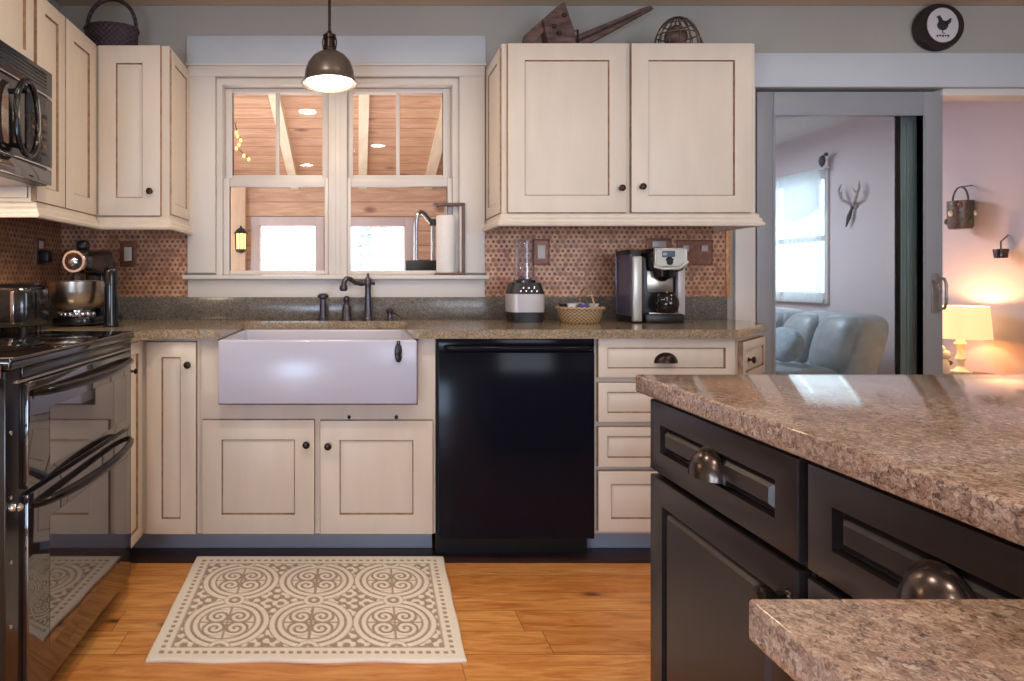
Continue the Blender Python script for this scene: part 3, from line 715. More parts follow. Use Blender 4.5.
# microwave
MX = -1.0787
c = thing('microwave', (-1.27, 1.75, 1.434), 'black over-the-range microwave with looped handle under short cabinet', 'microwave')
m = M(); m.box(-1.452, MX - .018, 1.362, 2.119, 1.436, 1.833, 'satinblack', .003)
m.box(-1.452, XUF + .0, 1.372, 2.11, 1.434, 1.4358, 'steel'); m.obj('body', c)
m = M(); m.box(MX - .0175, MX, 1.362, 2.119, 1.745, 1.832, 'gloss', .004)
for i in range(5): m.box(MX - .001, MX + .0012, 1.40, 2.08, 1.765 + i * .012, 1.769 + i * .012, 'satinblack')
m.obj('vent_grille', c)
m = M(); m.box(MX - .002, MX + .003, 1.362, 2.112, 1.738, 1.744, 'chrome', .001).box(MX - .002, MX + .003, 1.362, 2.112, 1.492, 1.497, 'chrome', .001); m.obj('chrome_strip', c)
m = M(); m.box(MX - .0175, MX, 1.362, 1.945, 1.498, 1.737, 'gloss', .004); d = m.obj('door', c)
m = M(); m.box(MX - .0005, MX + .0012, 1.40, 1.85, 1.525, 1.715, 'ovenpane'); m.obj('window', d)
m = M(); pts = [(MX + .030, 1.905 + .062 * math.cos(2 * PI * i / 28), 1.618 + .118 * math.copysign(abs(math.sin(2 * PI * i / 28)) ** .8, math.sin(2 * PI * i / 28))) for i in range(28)]
m.tube(pts, .0095, 'gloss', 10, closed=True)
for zz in (1.53, 1.706): m.tube([(MX, 1.905, zz), (MX + .032, 1.905, zz)], .009, 'gloss', 10)
m.obj('handle', d)
m = M(); m.box(MX - .0175, MX, 1.948, 2.119, 1.498, 1.737, 'gloss', .004)
for r in range(6):
    for q in range(3): m.box(MX - .0004, MX + .0016, 1.985 + q * .035, 2.008 + q * .035, 1.53 + r * .026, 1.542 + r * .026, 'satinblack' if (r + q) % 3 else 'brownwood')
m.obj('control_panel', c)
m = M(); m.box(MX - .0175, MX - .002, 1.362, 2.119, 1.437, 1.491, 'ovenglass', .003); m.obj('lower_trim', c)
# toaster
tx, ty = PX(12, 2.30), 2.30
tx, ty = -1.312, 2.272
c = thing('toaster', (tx, ty, ZC1), 'glossy black toaster on the worktop just beyond the range', 'toaster')
m = M(); m.sup((tx, ty, ZC1 + .095), (.115, .085, .083), 'gloss', .35, .4, 36, 18); m.obj('shell', c)
for dx_ in (.045, -.03):
    m = M(); m.box(tx + dx_, tx + dx_ + .014, ty - .0885, ty - .082, ZC1 + .03, ZC1 + .15, 'chrome', .002); m.obj('chrome_trim', c)
m = M(); m.box(tx - .08, tx + .08, ty - .035, ty - .012, ZC1 + .172, ZC1 + .1775, 'dwdark', .002).box(tx - .1, tx + .1, ty + .012, ty + .035, ZC1 + .172, ZC1 + .1775, 'dwdark', .002); m.obj('slot', c)
m = M(); m.box(tx + .113, tx + .120, ty - .018, ty + .018, ZC1 + .1, ZC1 + .116, 'satinblack', .003); m.obj('lever', c)
for sx in (-.075, .075):
    for sy in (-.05, .05):
        m = M(); m.lathe((tx + sx, ty + sy, ZC1), (0, 0, 1), [(0, .0004), (.012, .0004), (.012, .018), (0, .018)], 'satinblack', 12); m.obj('foot', c)

# stand mixer in the corner
mx, my = PX(79, 2.52), 2.52
c = thing('stand_mixer', (mx, my + .1, ZC1), 'black stand mixer with wide steel bowl in the worktop corner', 'mixer')
m = M(); m.sup((mx, my + .10, ZC1 + .0225), (.105, .19, .022), 'gloss', .4, .6, 32, 10); m.sup((mx - .02, my + .24, ZC1 + .131), (.05, .055, .13), 'gloss', .4, .6); m.obj('base', c)
m = M(); m.sup((mx - .008, my + .11, ZC1 + .268), (.056, .205, .056), 'gloss', .55, .7, 28, 20, fn=lambda p: (p.x * (1 + .15 * p.y / .2) + .017 - .085 * p.y, p.y, p.z * (1 + .2 * p.y / .2)))
hd = m.obj('head', c)
fx, fy, fz = mx + .027, my - .098, ZC1 + .266
m = M(); m.lathe((fx, fy, fz), (0, -1, 0), [(0, -.01), (.046, -.008), (.047, .004), (.044, .008), (.036, .008), (.035, .004), (.02, .005), (.019, .014), (.008, .018), (0, .018)], 'chrome', 28); m.obj('hub', hd)
m = M(); m.lathe((fx, fy - .0052, fz), (0, -1, 0), [(.019, 0), (.0345, 0), (.034, .002), (.0195, .003)], 'gloss', 28); m.obj('hub_plate', hd)
m = M(); m.sup((mx - .01, my + .06, ZC1 + .338), (.024, .03, .024), 'satinblack', .7, .7, 16, 10); m.obj('tilt_knob', hd)
m = M(); m.lathe((mx, my - .01, ZC1 + .21), (0, 0, -1), [(0, 0), (.026, 0), (.028, .03), (.012, .035), (.012, .07), (0, .07)], 'satinblack', 16); m.obj('beater_shaft', hd)
m = M(); bz = ZC1 + .066
m.lathe((mx, my - .01, bz), (0, 0, 1), [(0, .0), (.06, .0), (.086, .012), (.103, .04), (.109, .08), (.111, .118), (.114, .12), (.112, .123), (.107, .118), (.105, .08), (.098, .042), (.08, .016), (0, .008)], 'steel', 40); m.obj('bowl', c)
m = M(); m.lathe((mx, my - .01, ZC1 + .042), (0, 0, 1), [(0, 0), (.07, 0), (.068, .01), (.05, .014), (.05, .024), (0, .024)], 'chrome', 32)
for i in range(9):
    an = PI + PI * (i + .5) / 9; m.sup((mx + .068 * math.cos(an), my - .01 + .068 * math.sin(an), ZC1 + .05), (.012, .01, .012), 'chrome', 1, 1, 12, 8)
m.obj('bowl_clamp', c)
# tall dark cylinder
tx, ty, ZC1 = PX(111, 2.45), 2.45, .9144
c = thing('pepper_mill', (tx, ty, ZC1), 'tall slim glossy black mill beside the stand mixer', 'pepper mill')
m = M(); m.lathe((tx, ty, ZC1), (0, 0, 1), [(0, 0), (.03, 0), (.031, .006), (.0285, .02), (.0265, .1), (.0265, .165)], 'gloss', 24); m.obj('body', c)
m = M(); m.lathe((tx, ty, ZC1 + .165), (0, 0, 1), [(0, 0), (.024, 0), (.024, .006), (.0275, .008), (.0275, .06), (.024, .074), (.014, .082), (0, .083)], 'gloss', 24); m.obj('cap', c)

# switch plates
def plate(fr, w, h, label, rocker=None, nm='switch_plate', cat='switch plate', rm='whiteplastic', cen=(0, 0)):
    t0 = fr.to_translation(); c = thing(nm, tuple(t0), label, cat)
    m = M(); m.xf = fr; m.panel(-w / 2, w / 2, -h / 2, h / 2, .0003, .006, .006, 'copper', 'copper', rec=-.001, raised=False, edge=.002); m.obj('plate', c)
    if rocker:
        for (u, v, rw, rh) in rocker:
            m = M(); m.xf = fr; m.box(u - rw / 2, u + rw / 2, v - rh / 2, v + rh / 2, .006, .0095, rm, .0012); m.obj('rocker', c)
    return c
YT = YW - .0065
def TP(px, py): return FS(PX(px, YT), YT, PZ(py, YT))
plate(TP(128.5, 254), .082, .128, 'copper switch plate with white rocker above the tall black mill', [(0, 0, .036, .066)])
plate(TP(541, 252), .082, .128, 'copper switch plate with white rocker behind the blender', [(.0, .0, .036, .066)])
plate(TP(694.5, 252.5), .175, .125, 'wide copper double outlet plate right of the coffee maker', [(-.046, 0.02, .03, .03), (.046, .02, .03, .03)], 'outlet_plate', 'outlet plate', 'lilacgrey')
plate(TP(658.5, 246.5), .125, .08, 'copper switch plate peeking above the coffee maker', [(0, 0.01, .066, .03)], rm='lilacgrey')
c = plate(frame((XL + .0065, PX(1, 1) * 0 + 2.74, PZ(252, 2.8)), (0, 1, 0), (1, 0, 0)), .08, .125, 'copper outlet plate with black plug on the side wall behind the mixer', [(0, .03, .034, .034)], 'outlet_plate', 'outlet plate')
m = M(); m.xf = frame((XL + .0065, 2.74, PZ(252, 2.8)), (0, 1, 0), (1, 0, 0)); m.box(-.022, .022, -.05, .005, .006, .05, 'satinblack', .005); m.obj('plug', c)

# ================================================================== worktop objects (right)
# blender
bx, by = PX(524.5, 2.74), 2.74
c = thing('blender', (bx, by, ZC1), 'personal blender with clear cup and black base right of the window', 'blender')
def bb(w0, w1, z0, z1, mat, n=24, e=.45):
    m = M(); mi = m.mi(mat); R = []
    for (w, z) in ((w0, z0), (w1, z1)):
        R.append([m.v((bx + w * math.copysign(abs(math.cos(2 * PI * i / n)) ** e, math.cos(2 * PI * i / n)), by + w * .9 * math.copysign(abs(math.sin(2 * PI * i / n)) ** e, math.sin(2 * PI * i / n)), z)) for i in range(n)])
    for i in range(n): m.f([R[0][i], R[0][(i + 1) % n], R[1][(i + 1) % n], R[1][i]], mi)
    m.f(list(reversed(R[0])), mi); m.f(R[1], mi); return m
bb(.074, .078, ZC1, ZC1 + .046, 'satinblack').obj('foot_ring', c)
bb(.079, .081, ZC1 + .0465, ZC1 + .128, 'lilacgrey').obj('front_panel', c)
bb(.080, .066, ZC1 + .1285, ZC1 + .178, 'satinblack').obj('collar', c)
m = M(); m.lathe((bx, by, ZC1 + .1785), (0, 0, 1), [(.05, 0), (.051, .01), (.045, .016), (.044, .19), (.040, .2), (0, .201)], 'cup', 28); m.lathe((bx, by, ZC1 + .179), (0, 0, 1), [(.042, .018), (.041, .188), (0, .196)], 'cup', 28); cp = m.obj('cup', c)
m = M(); m.lathe((bx, by, ZC1 + .1782), (0, 0, 1), [(0, 0), (.05, 0), (.05, .012), (.03, .014), (.012, .02), (0, .03)], 'satinblack', 24)
for i in range(4):
    an = PI / 4 + PI * i / 2; m.tube([(bx, by, ZC1 + .2), (bx + .03 * math.cos(an), by + .03 * math.sin(an), ZC1 + .212)], [.005, .002], 'chrome', 6)
m.obj('blade_base', c)
m = M()
for i in range(7): m.box(bx - .036 + i * .012 - .004, bx - .036 + i * .012 + .004, by - .0735, by - .064, ZC1 + .135 + (i % 2) * .014, ZC1 + .146 + (i % 2) * .014, 'chrome', .001)
m.obj('latch_marks', c)
# wicker basket with pods
bx2, by2 = PX(579.5, 2.70), 2.70
c = thing('basket', (bx2, by2, ZC1), 'small round wicker basket of coffee pods beside the coffee maker', 'basket')
m = M(); m.lathe((bx2, by2, ZC1), (0, 0, 1), [(0, .001), (.078, .0), (.086, .01), (.100, .06), (.094, .06), (.08, .014), (0, .012)], 'wicker', 36); o = m.obj('bowl', c)
m = M(); m.lathe((bx2, by2, ZC1 + .059), (0, 0, 1), [(.096, 0), (.106, 0), (.110, .006), (.106, .013), (.096, .013), (.094, .006), (.096, 0)], 'wicker', 36); m.obj('rim', c)
m = M(); m.tube([(bx2 + .03 + .002 * math.sin(i), by2 + .09 * math.cos(PI * i / 14), ZC1 + .066 + .088 * math.sin(PI * i / 14)) for i in range(15)], .0045, 'wicker', 8); m.obj('handle', c)
pods = [(-.05, -.045, 'pod_white'), (-.005, -.06, 'pod_purple'), (.045, -.045, 'pod_white'), (-.07, .005, 'pod_dark'), (-.02, -.012, 'pod_white'), (.012, .04, 'pod_white')]
plab = ['white coffee pod near the left side of the wicker basket', 'violet coffee pod at the front of the wicker basket', 'white coffee pod right of the violet pod in the basket', 'dark coffee pod at the left edge of the wicker basket', 'white coffee pod in the middle of the wicker basket', 'white coffee pod at the back of the wicker basket']
for (dx, dy, mt), lb in zip(pods, plab):
    m = own(M()); m.lathe((bx2 + dx, by2 + dy, ZC1 + .052), (0, 0, 1), [(0, 0), (.016, 0), (.0205, .03), (.0235, .031), (.0235, .034), (0, .034)], mt, 18)
    tag(m.obj('coffee_pod'), lb, 'coffee pod', 'coffee pods in the wicker basket')
# support inside the basket so the pods rest on something
m = M(); m.lathe((bx2, by2, ZC1 + .0125), (0, 0, 1), [(0, .0), (.078, .0), (.087, .039), (0, .039)], 'wicker', 30); m.obj('liner', c)
# coffee maker
YK = 2.66
def kx(p): return PX(p, YK)
def kz(p): return PZ(p, YK)
c = thing('coffee_maker', (kx(655), 2.76, ZC1), 'black and silver single-serve coffee maker with side water tank', 'coffee maker')
m = M(); m.box(kx(645), kx(686), YK + .03, 2.88, ZC1 + .001, kz(256), 'satinblack', .012, 3); m.obj('body', c)
m = M(); m.box(kx(645.5), kx(684), YK - .005, YK + .05, ZC1, kz(314), 'satinblack', .006)
m.box(kx(649), kx(681), YK, YK + .04, kz(314), kz(312.8), 'steel', .001); m.obj('drip_tray', c)
m = M(); m.sup((kx(668), YK + .07, kz(260)), (kx(668) - kx(648.5), .085, kz(247.5) - kz(260)), 'gloss', .35, .55, 32, 14); hd = m.obj('head', c)
m = M(); m.xf = frame((kx(669.5), YK - .004, kz(257.5)), (1, 0, 0), (0, -1, .0)); m.panel(-.072, .072, -.042, .042, 0, .012, .004, 'silverplastic', 'silverplastic', rec=.001, edge=.004); m.obj('silver_panel', hd)
m = M(); m.box(kx(660.5), kx(673), YK - .019, YK - .0145, kz(257.2), kz(251), 'screen', .001); m.obj('screen', hd)
m = M(); m.tube([(kx(653), YK - .012, kz(266.5)), (kx(660), YK - .03, kz(269)), (kx(676), YK - .03, kz(268.5)), (kx(686), YK - .012, kz(262))], .0075, 'silverplastic', 10); m.obj('handle', hd)
m = M(); m.lathe((kx(668), YK - .012, kz(262)), (0, -1, 0), [(.0, 0), (.014, 0), (.014, .006), (0, .008)], 'dwdark', 16); m.obj('button', hd)
m = M(); m.lathe((kx(664.5), YK + .012, kz(270)), (0, 0, -1), [(0, 0), (.05, 0), (.044, .03), (.02, .042), (.008, .05), (0, .05)], 'gloss', 24); m.obj('brew_spout', c)
m = M(); m.box(kx(650), kx(676), YK + .026, YK + .0299, kz(292), kz(271), 'steel', .001); m.obj('back_plate', c)
m = M(); m.box(kx(678.5), kx(686), YK + .004, YK + .0295, ZC1 + .035, kz(262), 'lilacgrey', .004); m.obj('side_rail', c)
m = M(); m.box(1.224, kx(634.1), YK + .03, 2.84, ZC1 + .03, kz(253.5), 'tank', .004, 3); m.box(1.224, kx(644.6), YK + .025, 2.84, ZC1, ZC1 + .029, 'satinblack', .004); tk = m.obj('water_tank', c)
m = M(); m.box(1.221, kx(634), YK + .028, 2.842, kz(253.5), kz(249.5), 'satinblack', .004); m.obj('lid', tk)
m = M(); m.box(kx(634.2), kx(643.5), YK + .008, YK + .03, ZC1 + .005, kz(256), 'silverplastic', .006, 3); m.obj('silver_column', c)
m = M(); m.box(kx(634.3), kx(644.7), YK + .031, 2.84, ZC1 + .03, kz(250), 'satinblack', .004, 2); m.obj('tank_body', c)
m = own(M()); gx, gy, gz = kx(664), YK + .012, kz(312.7)
m.lathe((gx, gy - .002, gz), (0, 0, 1), [(0, 0), (.03, 0), (.044, .012), (.05, .04), (.046, .065), (.032, .085), (.034, .09), (.03, .09), (.028, .085), (.042, .06), (.045, .04), (.04, .016), (0, .006)], 'gloss', 28)
M_['_'] = None
# keep the pot in front of the plate
for v in m.bm.verts: v.co.y -= .034
tag(m.obj('coffee_mug'), 'round glossy black mug standing on the coffee maker tray', 'mug')

# ================================================================== faucet set
DKY = 2.852
def fxp(p): return PX(p, DKY)
def fzp(p): return PZ(p, DKY)
c = thing('faucet', (fxp(368), DKY, ZC1), 'oil-rubbed bronze bridge faucet with curved spout behind the sink', 'faucet')
x = fxp(368)
m = M(); m.lathe((x, DKY, ZC1), (0, 0, 1), [(0, 0), (.027, 0), (.027, .006), (.021, .012), (.018, .03), (.0165, .08), (.0145, .14), (.0155, .165), (.018, .172), (.018, .19), (.012, .2), (.006, .206), (.007, .214), (.006, .222), (0, .224)], 'gunmetal', 20); m.obj('column', c)
pts = [(x, DKY, ZC1 + .18), (x - .03, DKY - .012, ZC1 + .172), (x - .06, DKY - .03, ZC1 + .178), (x - .085, DKY - .045, ZC1 + .196), (x - .10, DKY - .055, ZC1 + .198), (x - .112, DKY - .062, ZC1 + .182), (x - .115, DKY - .065, ZC1 + .16)]
m = M(); m.tube(pts, [.011, .011, .011, .0115, .012, .0125, .0135], 'gunmetal', 12); m.lathe((x - .115, DKY - .065, ZC1 + .165), (0, 0, -1), [(0, 0), (.017, 0), (.02, .012), (.017, .022), (.012, .026), (0, .024)], 'gunmetal', 16); m.obj('spout', c)
m = M(); m.tube([(x + .012, DKY, ZC1 + .178), (x + .03, DKY - .01, ZC1 + .172)], [.006, .008], 'gunmetal', 8); m.obj('side_knob', c)
x = fxp(323)
c = thing('faucet_valve', (x, DKY, ZC1), 'bronze faucet valve with flat round top, leftmost behind the sink', 'faucet valve')
m = M(); m.lathe((x, DKY, ZC1), (0, 0, 1), [(0, 0), (.026, 0), (.026, .005), (.02, .01), (.017, .03), (.015, .075), (.013, .1), (0, .1)], 'gunmetal', 18); m.obj('stem', c)
m = M(); m.lathe((x, DKY, ZC1 + .1), (0, 0, 1), [(0, 0), (.014, 0), (.026, .008), (.027, .018), (.016, .026), (0, .028)], 'gunmetal', 18); m.tube([(x - .02, DKY, ZC1 + .112), (x + .024, DKY - .006, ZC1 + .113)], .008, 'gunmetal', 8); m.obj('top', c)
x = fxp(346.5)
c = thing('side_sprayer', (x, DKY, ZC1), 'short bronze side sprayer between valve and spout', 'sprayer')
m = M(); m.lathe((x, DKY, ZC1), (0, 0, 1), [(0, 0), (.027, 0), (.027, .006), (.024, .012), (.021, .05), (.019, .07), (.014, .076), (0, .076)], 'gunmetal', 18); m.obj('base', c)
m = M(); m.lathe((x, DKY, ZC1 + .076), (0, 0, 1), [(0, 0), (.012, 0), (.012, .01), (.016, .018), (.016, .03), (.009, .038), (0, .04)], 'gunmetal', 18); m.obj('head', c)
x = fxp(390)
c = thing('soap_pump', (x, DKY, ZC1), 'small bronze pump with thin curved lever right of the faucet', 'soap pump')
m = M(); m.lathe((x, DKY, ZC1), (0, 0, 1), [(0, 0), (.02, 0), (.02, .005), (.013, .009), (.012, .03), (.017, .036), (.018, .05), (.01, .058), (0, .06)], 'gunmetal', 16); m.obj('body', c)
m = M(); m.tube([(x + .006, DKY - .004, ZC1 + .036), (x + .03, DKY - .03, ZC1 + .03), (x + .055, DKY - .06, ZC1 + .008)], [.005, .004, .003], 'gunmetal', 8); m.obj('lever', c)

# ================================================================== paper towel & things on the stool
YP = YW - .008
px_, pz_ = PX, PZ
zst = wz(275.2)
c = thing('paper_towel_holder', (PX(448, YP), YP, zst), 'brown wooden upright paper towel holder on the window ledge', 'paper towel holder')
hx0, hx1 = PX(433.5, YP), PX(464, YP); ht = PZ(203.5, YP)
m = M(); m.box(hx0 + .01, hx1, YP - .045, YP + .05, zst, zst + .012, 'brownwood', .002); m.obj('base', c)
m = M(); m.box(hx1 - .014, hx1, YP - .03, YP + .035, zst + .012, ht - .012, 'brownwood', .002); m.obj('post', c)
m = M(); m.box(hx0, hx1, YP - .03, YP + .035, ht - .012, ht, 'brownwood', .002); m.box(hx0 + .016, hx0 + .024, YP - .004, YP + .01, ht - .022, ht - .012, 'brownwood', .001); m.obj('top_bar', c)
m = M(); m.tube([(PX(446, YP), YP + .002, zst + .0125), (PX(446, YP), YP + .002, ht - .0125)], .007, 'steel', 12); m.obj('rod', c)
m = own(M()); m.lathe((PX(446, YP), YP + .002, zst + .0125), (0, 0, 1), [(.0085, 0), (.046, 0), (.047, .003), (.047, .275), (.046, .278), (.0085, .278), (.0085, 0)], 'paper', 36)
m.tube([(PX(446, YP) - .047 + .001, YP - .008, zst + .02), (PX(446, YP) - .047 + .001, YP - .008, zst + .28)], .0012, 'paper', 6)
tag(m.obj('paper_towel_roll'), 'white paper towel roll standing in the wooden holder', 'paper towel roll')

# ================================================================== pendant
PXc, PYc = PX(329.5, 2.40), 2.40
rz = PZ(84.5, 2.40)
c = thing('pendant_lamp', (PXc, PYc, rz), 'brushed metal dome pendant lamp lit above the sink', 'pendant lamp')
m = M(); m.lathe((PXc, PYc, rz), (0, 0, 1), [(.112, .0), (.112, .004), (.101, .016), (.100, .03), (.096, .055), (.085, .085), (.066, .11), (.042, .126), (.026, .131), (.022, .128), (.04, .121), (.062, .105), (.08, .08), (.091, .053), (.095, .03), (.097, .018), (.108, .001), (.112, 0)], 'shadegrey', 44)
M_['shadegrey'] = paint('antique brushed nickel', (120, 112, 106), 0.34, 0.08, 30, metal=0.75)
m.obj('shade', c)
m = M(); m.lathe((PXc, PYc, rz + .006), (0, 0, 1), [(0, -.012), (.05, -.010), (.092, -.002), (.094, .004), (.0, .006)], 'bulb', 36); m.obj('diffuser', c)
m = M(); m.lathe((PXc, PYc, rz + .128), (0, 0, 1), [(0, 0), (.026, 0), (.027, .012), (.023, .016), (.022, .05), (.026, .054), (.026, .068), (.014, .074), (.009, .085), (0, .086)], 'bronze', 20)
for s_ in (-1, 1): m.tube([(PXc + s_ * .024, PYc, rz + .14), (PXc + s_ * .028, PYc, rz + .17), (PXc + s_ * .024, PYc, rz + .19)], .003, 'bronze', 6)
m.obj('socket', c)
m = M(); m.tube([(PXc, PYc, rz + .21), (PXc, PYc, 2.432)], .0055, 'bronze', 10); m.obj('stem', c)
m = M(); m.lathe((PXc, PYc, 2.4495), (0, 0, -1), [(0, 0), (.06, 0), (.06, .006), (.05, .018), (0, .02)], 'bronze', 24); m.obj('ceiling_canopy', c)

# ================================================================== clock
c = thing('wall_clock', (PX(934.5, YW), YW - .03, PZ(29, YW)), 'dark oval wall clock with small white face above the doorway', 'clock')
cf = FS(PX(934.5, YW), YW - .001, PZ(29, YW))
m = M(); rot = Matrix.Rotation(math.radians(18), 4, 'Z'); m.xf = cf @ rot
m.lathe((0, 0, 0), (0, 0, 1), [(0, 0), (.104, 0), (.112, .006), (.114, .02), (.107, .032), (.08, .036), (0, .036)], 'clockrim', 48, sx=1.06); m.obj('rim', c)
m = M(); m.xf = cf @ Matrix.Translation((.003, .003, 0)) @ Matrix.Rotation(math.radians(8), 4, 'Z')
m.lathe((0, 0, .0365), (0, 0, 1), [(0, 0), (.084, 0), (.084, .002), (.08, .003), (0, .003)], 'clockface', 40, sx=.9); fc = m.obj('dial', c)
m = M(); m.xf = cf @ Matrix.Translation((.003, .006, .0398)) @ Matrix.Diagonal((1.25, 1.25, 1, 1))
m.sup((-.002, -.004, 0), (.022, .02, .0012), 'ink', 1, 1, 20, 8); m.tube([(-.008, .0, 0), (-.012, .018, 0), (-.018, .03, 0), (-.026, .027, 0)], [.009, .007, .006, .002], 'ink', 8); m.tube([(.010, .002, 0), (.022, .010, 0), (.030, .022, 0)], [.010, .008, .003], 'ink', 8); m.tube([(-.002, -.02, 0), (-.002, -.034, 0), (.006, -.036, 0)], .002, 'ink', 6)
for i in range(5): m.box(-.026 + i * .0105, -.019 + i * .0105, -.049 + (i % 2) * .002, -.041, 0, .0008, 'ink')
m.obj('emblem', fc)

# ================================================================== things on the wall cabinets
# plum basket
bx3, by3, bz3 = PX(110, 2.75), 2.77, ZU1
c = thing('basket', (bx3, by3, bz3), 'dark plum woven basket with tall arched handle on the corner cabinet', 'basket')
m = M(); prof = [(0, .002), (.085, 0), (.1, .01), (.118, .06), (.12, .12), (.112, .125), (.108, .06), (.09, .014), (0, .012)]
m.xf = Matrix.Translation((bx3, by3, bz3)) @ Matrix.Diagonal((1, .7, 1, 1)); m.lathe((0, 0, 0), (0, 0, 1), prof, 'purplebasket', 40); m.obj('body', c)
m = M(); m.xf = Matrix.Translation((bx3, by3, bz3)) @ Matrix.Diagonal((1, .7, 1, 1)); m.lathe((0, 0, .118), (0, 0, 1), [(.112, 0), (.124, 0), (.126, .007), (.122, .014), (.112, .014), (.112, 0)], 'purplebasket', 40); m.obj('rim', c)
m = M(); m.tube([(bx3 + .113 * math.cos(PI * i / 20), by3, bz3 + .118 + .15 * math.sin(PI * i / 20) ** .8) for i in range(21)], .009, 'purplebasket', 10); m.obj('handle', c)
# wooden antique with long handle on the right cabinet
Zt2 = 2.142; Yd = 2.74
def dx(p): return PX(p, Yd)
def dz(p): return PZ(p, Yd)
c = thing('antique_tool', (dx(570), Yd, Zt2), 'weathered wooden antique tool with wedge block and long handle on the double cabinet', 'antique tool')
m = M()
m.xf = FS(0, Yd + .04, 0)
def pr(poly, w0, w1, mat, mm):
    mi = mm.mi(mat); A = [mm.v((u, v, w0)) for u, v in poly]; B = [mm.v((u, v, w1)) for u, v in poly]; n = len(poly)
    mm.f(list(reversed(A)), mi); mm.f(B, mi)
    for i in range(n): mm.f([A[i], A[(i + 1) % n], B[(i + 1) % n], B[i]], mi)
pr([(dx(541), dz(22)), (dx(562), dz(4)), (dx(573), dz(36)), (dx(573), Zt2 + .002), (dx(548), Zt2 + .002)], .0, .07, 'rustwood', m); m.obj('wedge_block', c)
m = M(); m.xf = FS(0, Yd + .04, 0); pr([(dx(522), Zt2 + .001), (dx(526), Zt2 + .001), (dx(562), dz(9)), (dx(558), dz(6)), (dx(524), dz(36))], .02, .05, 'rustwood', m); m.obj('side_board', c)
m = M(); m.xf = FS(0, Yd + .04, 0); pr([(dx(575), dz(36)), (dx(612), dz(21)), (dx(640), dz(9)), (dx(650), dz(6)), (dx(653), dz(9)), (dx(640), dz(16)), (dx(600), dz(38)), (dx(575), dz(50))], .02, .045, 'rustwood', m)
pr([(dx(576), dz(41)), (dx(640), dz(12)), (dx(641), dz(13.5)), (dx(577), dz(43))], .0452, .049, 'rustiron', m); m.obj('handle', c)
for (u, v) in ((552, 29), (562, 18), (557, 36)):
    m = M(); m.xf = FS(0, Yd + .04, 0); m.lathe((dx(u), dz(v), .0705), (0, 0, 1), [(0, 0), (.012, 0), (.009, .006), (0, .008)], 'rustiron', 12); m.obj('iron_stud', c)
m = M(); m.tube([(dx(570), Yd, dz(33)), (dx(576), Yd - .02, dz(32)), (dx(577), Yd - .02, Zt2 + .006), (dx(530), Yd - .02, Zt2 + .005)], .005, 'rustiron', 8); m.obj('iron_strap', c)
# wire basket / cage
wx_, wy_ = PX(677, 2.70), 2.70
c = thing('wire_ornament', (wx_, wy_, Zt2), 'domed bronze wire ornament near the right end of the double cabinet', 'ornament')
m = M(); R = .10
for k in range(7):
    an = PI * k / 7; m.tube([(wx_ + R * math.cos(PI * i / 14) * math.cos(an), wy_ + R * .7 * math.cos(PI * i / 14) * math.sin(an), Zt2 + .003 + .142 * math.sin(PI * i / 14)) for i in range(15)], .003, 'wire', 6)
for h, rr in ((.003, 1), (.062, .9), (.11, .62)):
    m.tube([(wx_ + R * rr * math.cos(2 * PI * i / 24), wy_ + R * .7 * rr * math.sin(2 * PI * i / 24), Zt2 + h) for i in range(24)], .003, 'wire', 6, closed=True)
m.obj('cage', c)
m = M(); m.sup((wx_ - .005, wy_, Zt2 + .055), (.05, .04, .053), 'rustwood', 1, 1, 16, 10); m.obj('core', c)
m = M(); m.tube([(wx_ + .095, wy_, Zt2 + .012), (wx_ + .115, wy_, Zt2 + .03), (wx_ + .105, wy_, Zt2 + .055)], .004, 'wire', 6); m.obj('tail', c)
vx = dx(640)
m = own(M()); m.tube([(vx - .03, 2.72, Zt2 + .004), (vx + .04, 2.72, Zt2 + .005)], .004, 'rustiron', 8); m.tube([(vx - .028, 2.72, Zt2 + .004), (vx - .028, 2.72, Zt2 + .024)], .006, 'rustiron', 8); m.tube([(vx + .035, 2.72, Zt2 + .004), (vx + .035, 2.72, Zt2 + .016)], .005, 'rustiron', 8)
tag(m.obj('iron_hook'), 'small dark iron hook lying left of the wire ornament', 'hook')

# ================================================================== ISLAND
IX, IY1, IY0 = .560, 1.214, .10
isl = thing('island_worktop', (1.6, .66, ZC0), 'large brown speckled granite worktop on the dark island', 'worktop')
m = M(); m.box(IX, 2.7, IY0, IY1, ZC0, ZC1, 'granite', .005, 3); m.obj('slab', isl)
XI = .598   # carcass face, fronts stand 20 mm proud
fr = FW(XI, 0, 0)
Yf = 1.190
Ym0, Ym1 = .788, .778
def icab(y0, y1, label, knob_near=True):
    c = thing('island_cabinet', (1.2, (y0 + y1) / 2, 0), label, 'cabinet')
    m = M(); m.box(XI, 2.62, y0, y1, .10, ZC0 - .0005, 'black', .001); m.obj('body', c)
    m = M(); m.box(XI + .06, 2.55, y0 + .001, y1 - .03, 0, .0995, 'blackedge'); m.obj('toe_kick', c)
    return c
c = icab(.783, Yf + .002, 'dark espresso island cabinet end with one drawer over one door')
yc = (Yf + .792) / 2
door(c, fr, -Yf, -.790, .732, .870, name='drawer', fw=.042, m1='black', m2='blackedge', slope=.011, rec=.013, edge=.005, hm='pewter', pull=(-.985, .783, .038, .045, .032), )
door(c, fr, -Yf, -.790, .115, .722, fw=.048, m1='black', m2='blackedge', slope=.012, rec=.013, edge=.005, hm='bronze', knob=(-.806, .682), kr=.0135, kl=.042)
c = icab(.30, .781, 'dark espresso island cabinet nearest the camera with a wide drawer')
door(c, fr, -.774, -.31, .732, .870, name='drawer', fw=.042, m1='black', m2='blackedge', slope=.011, rec=.013, edge=.005, hm='pewter', pull=(-.594, .776, .038, .045, .032))
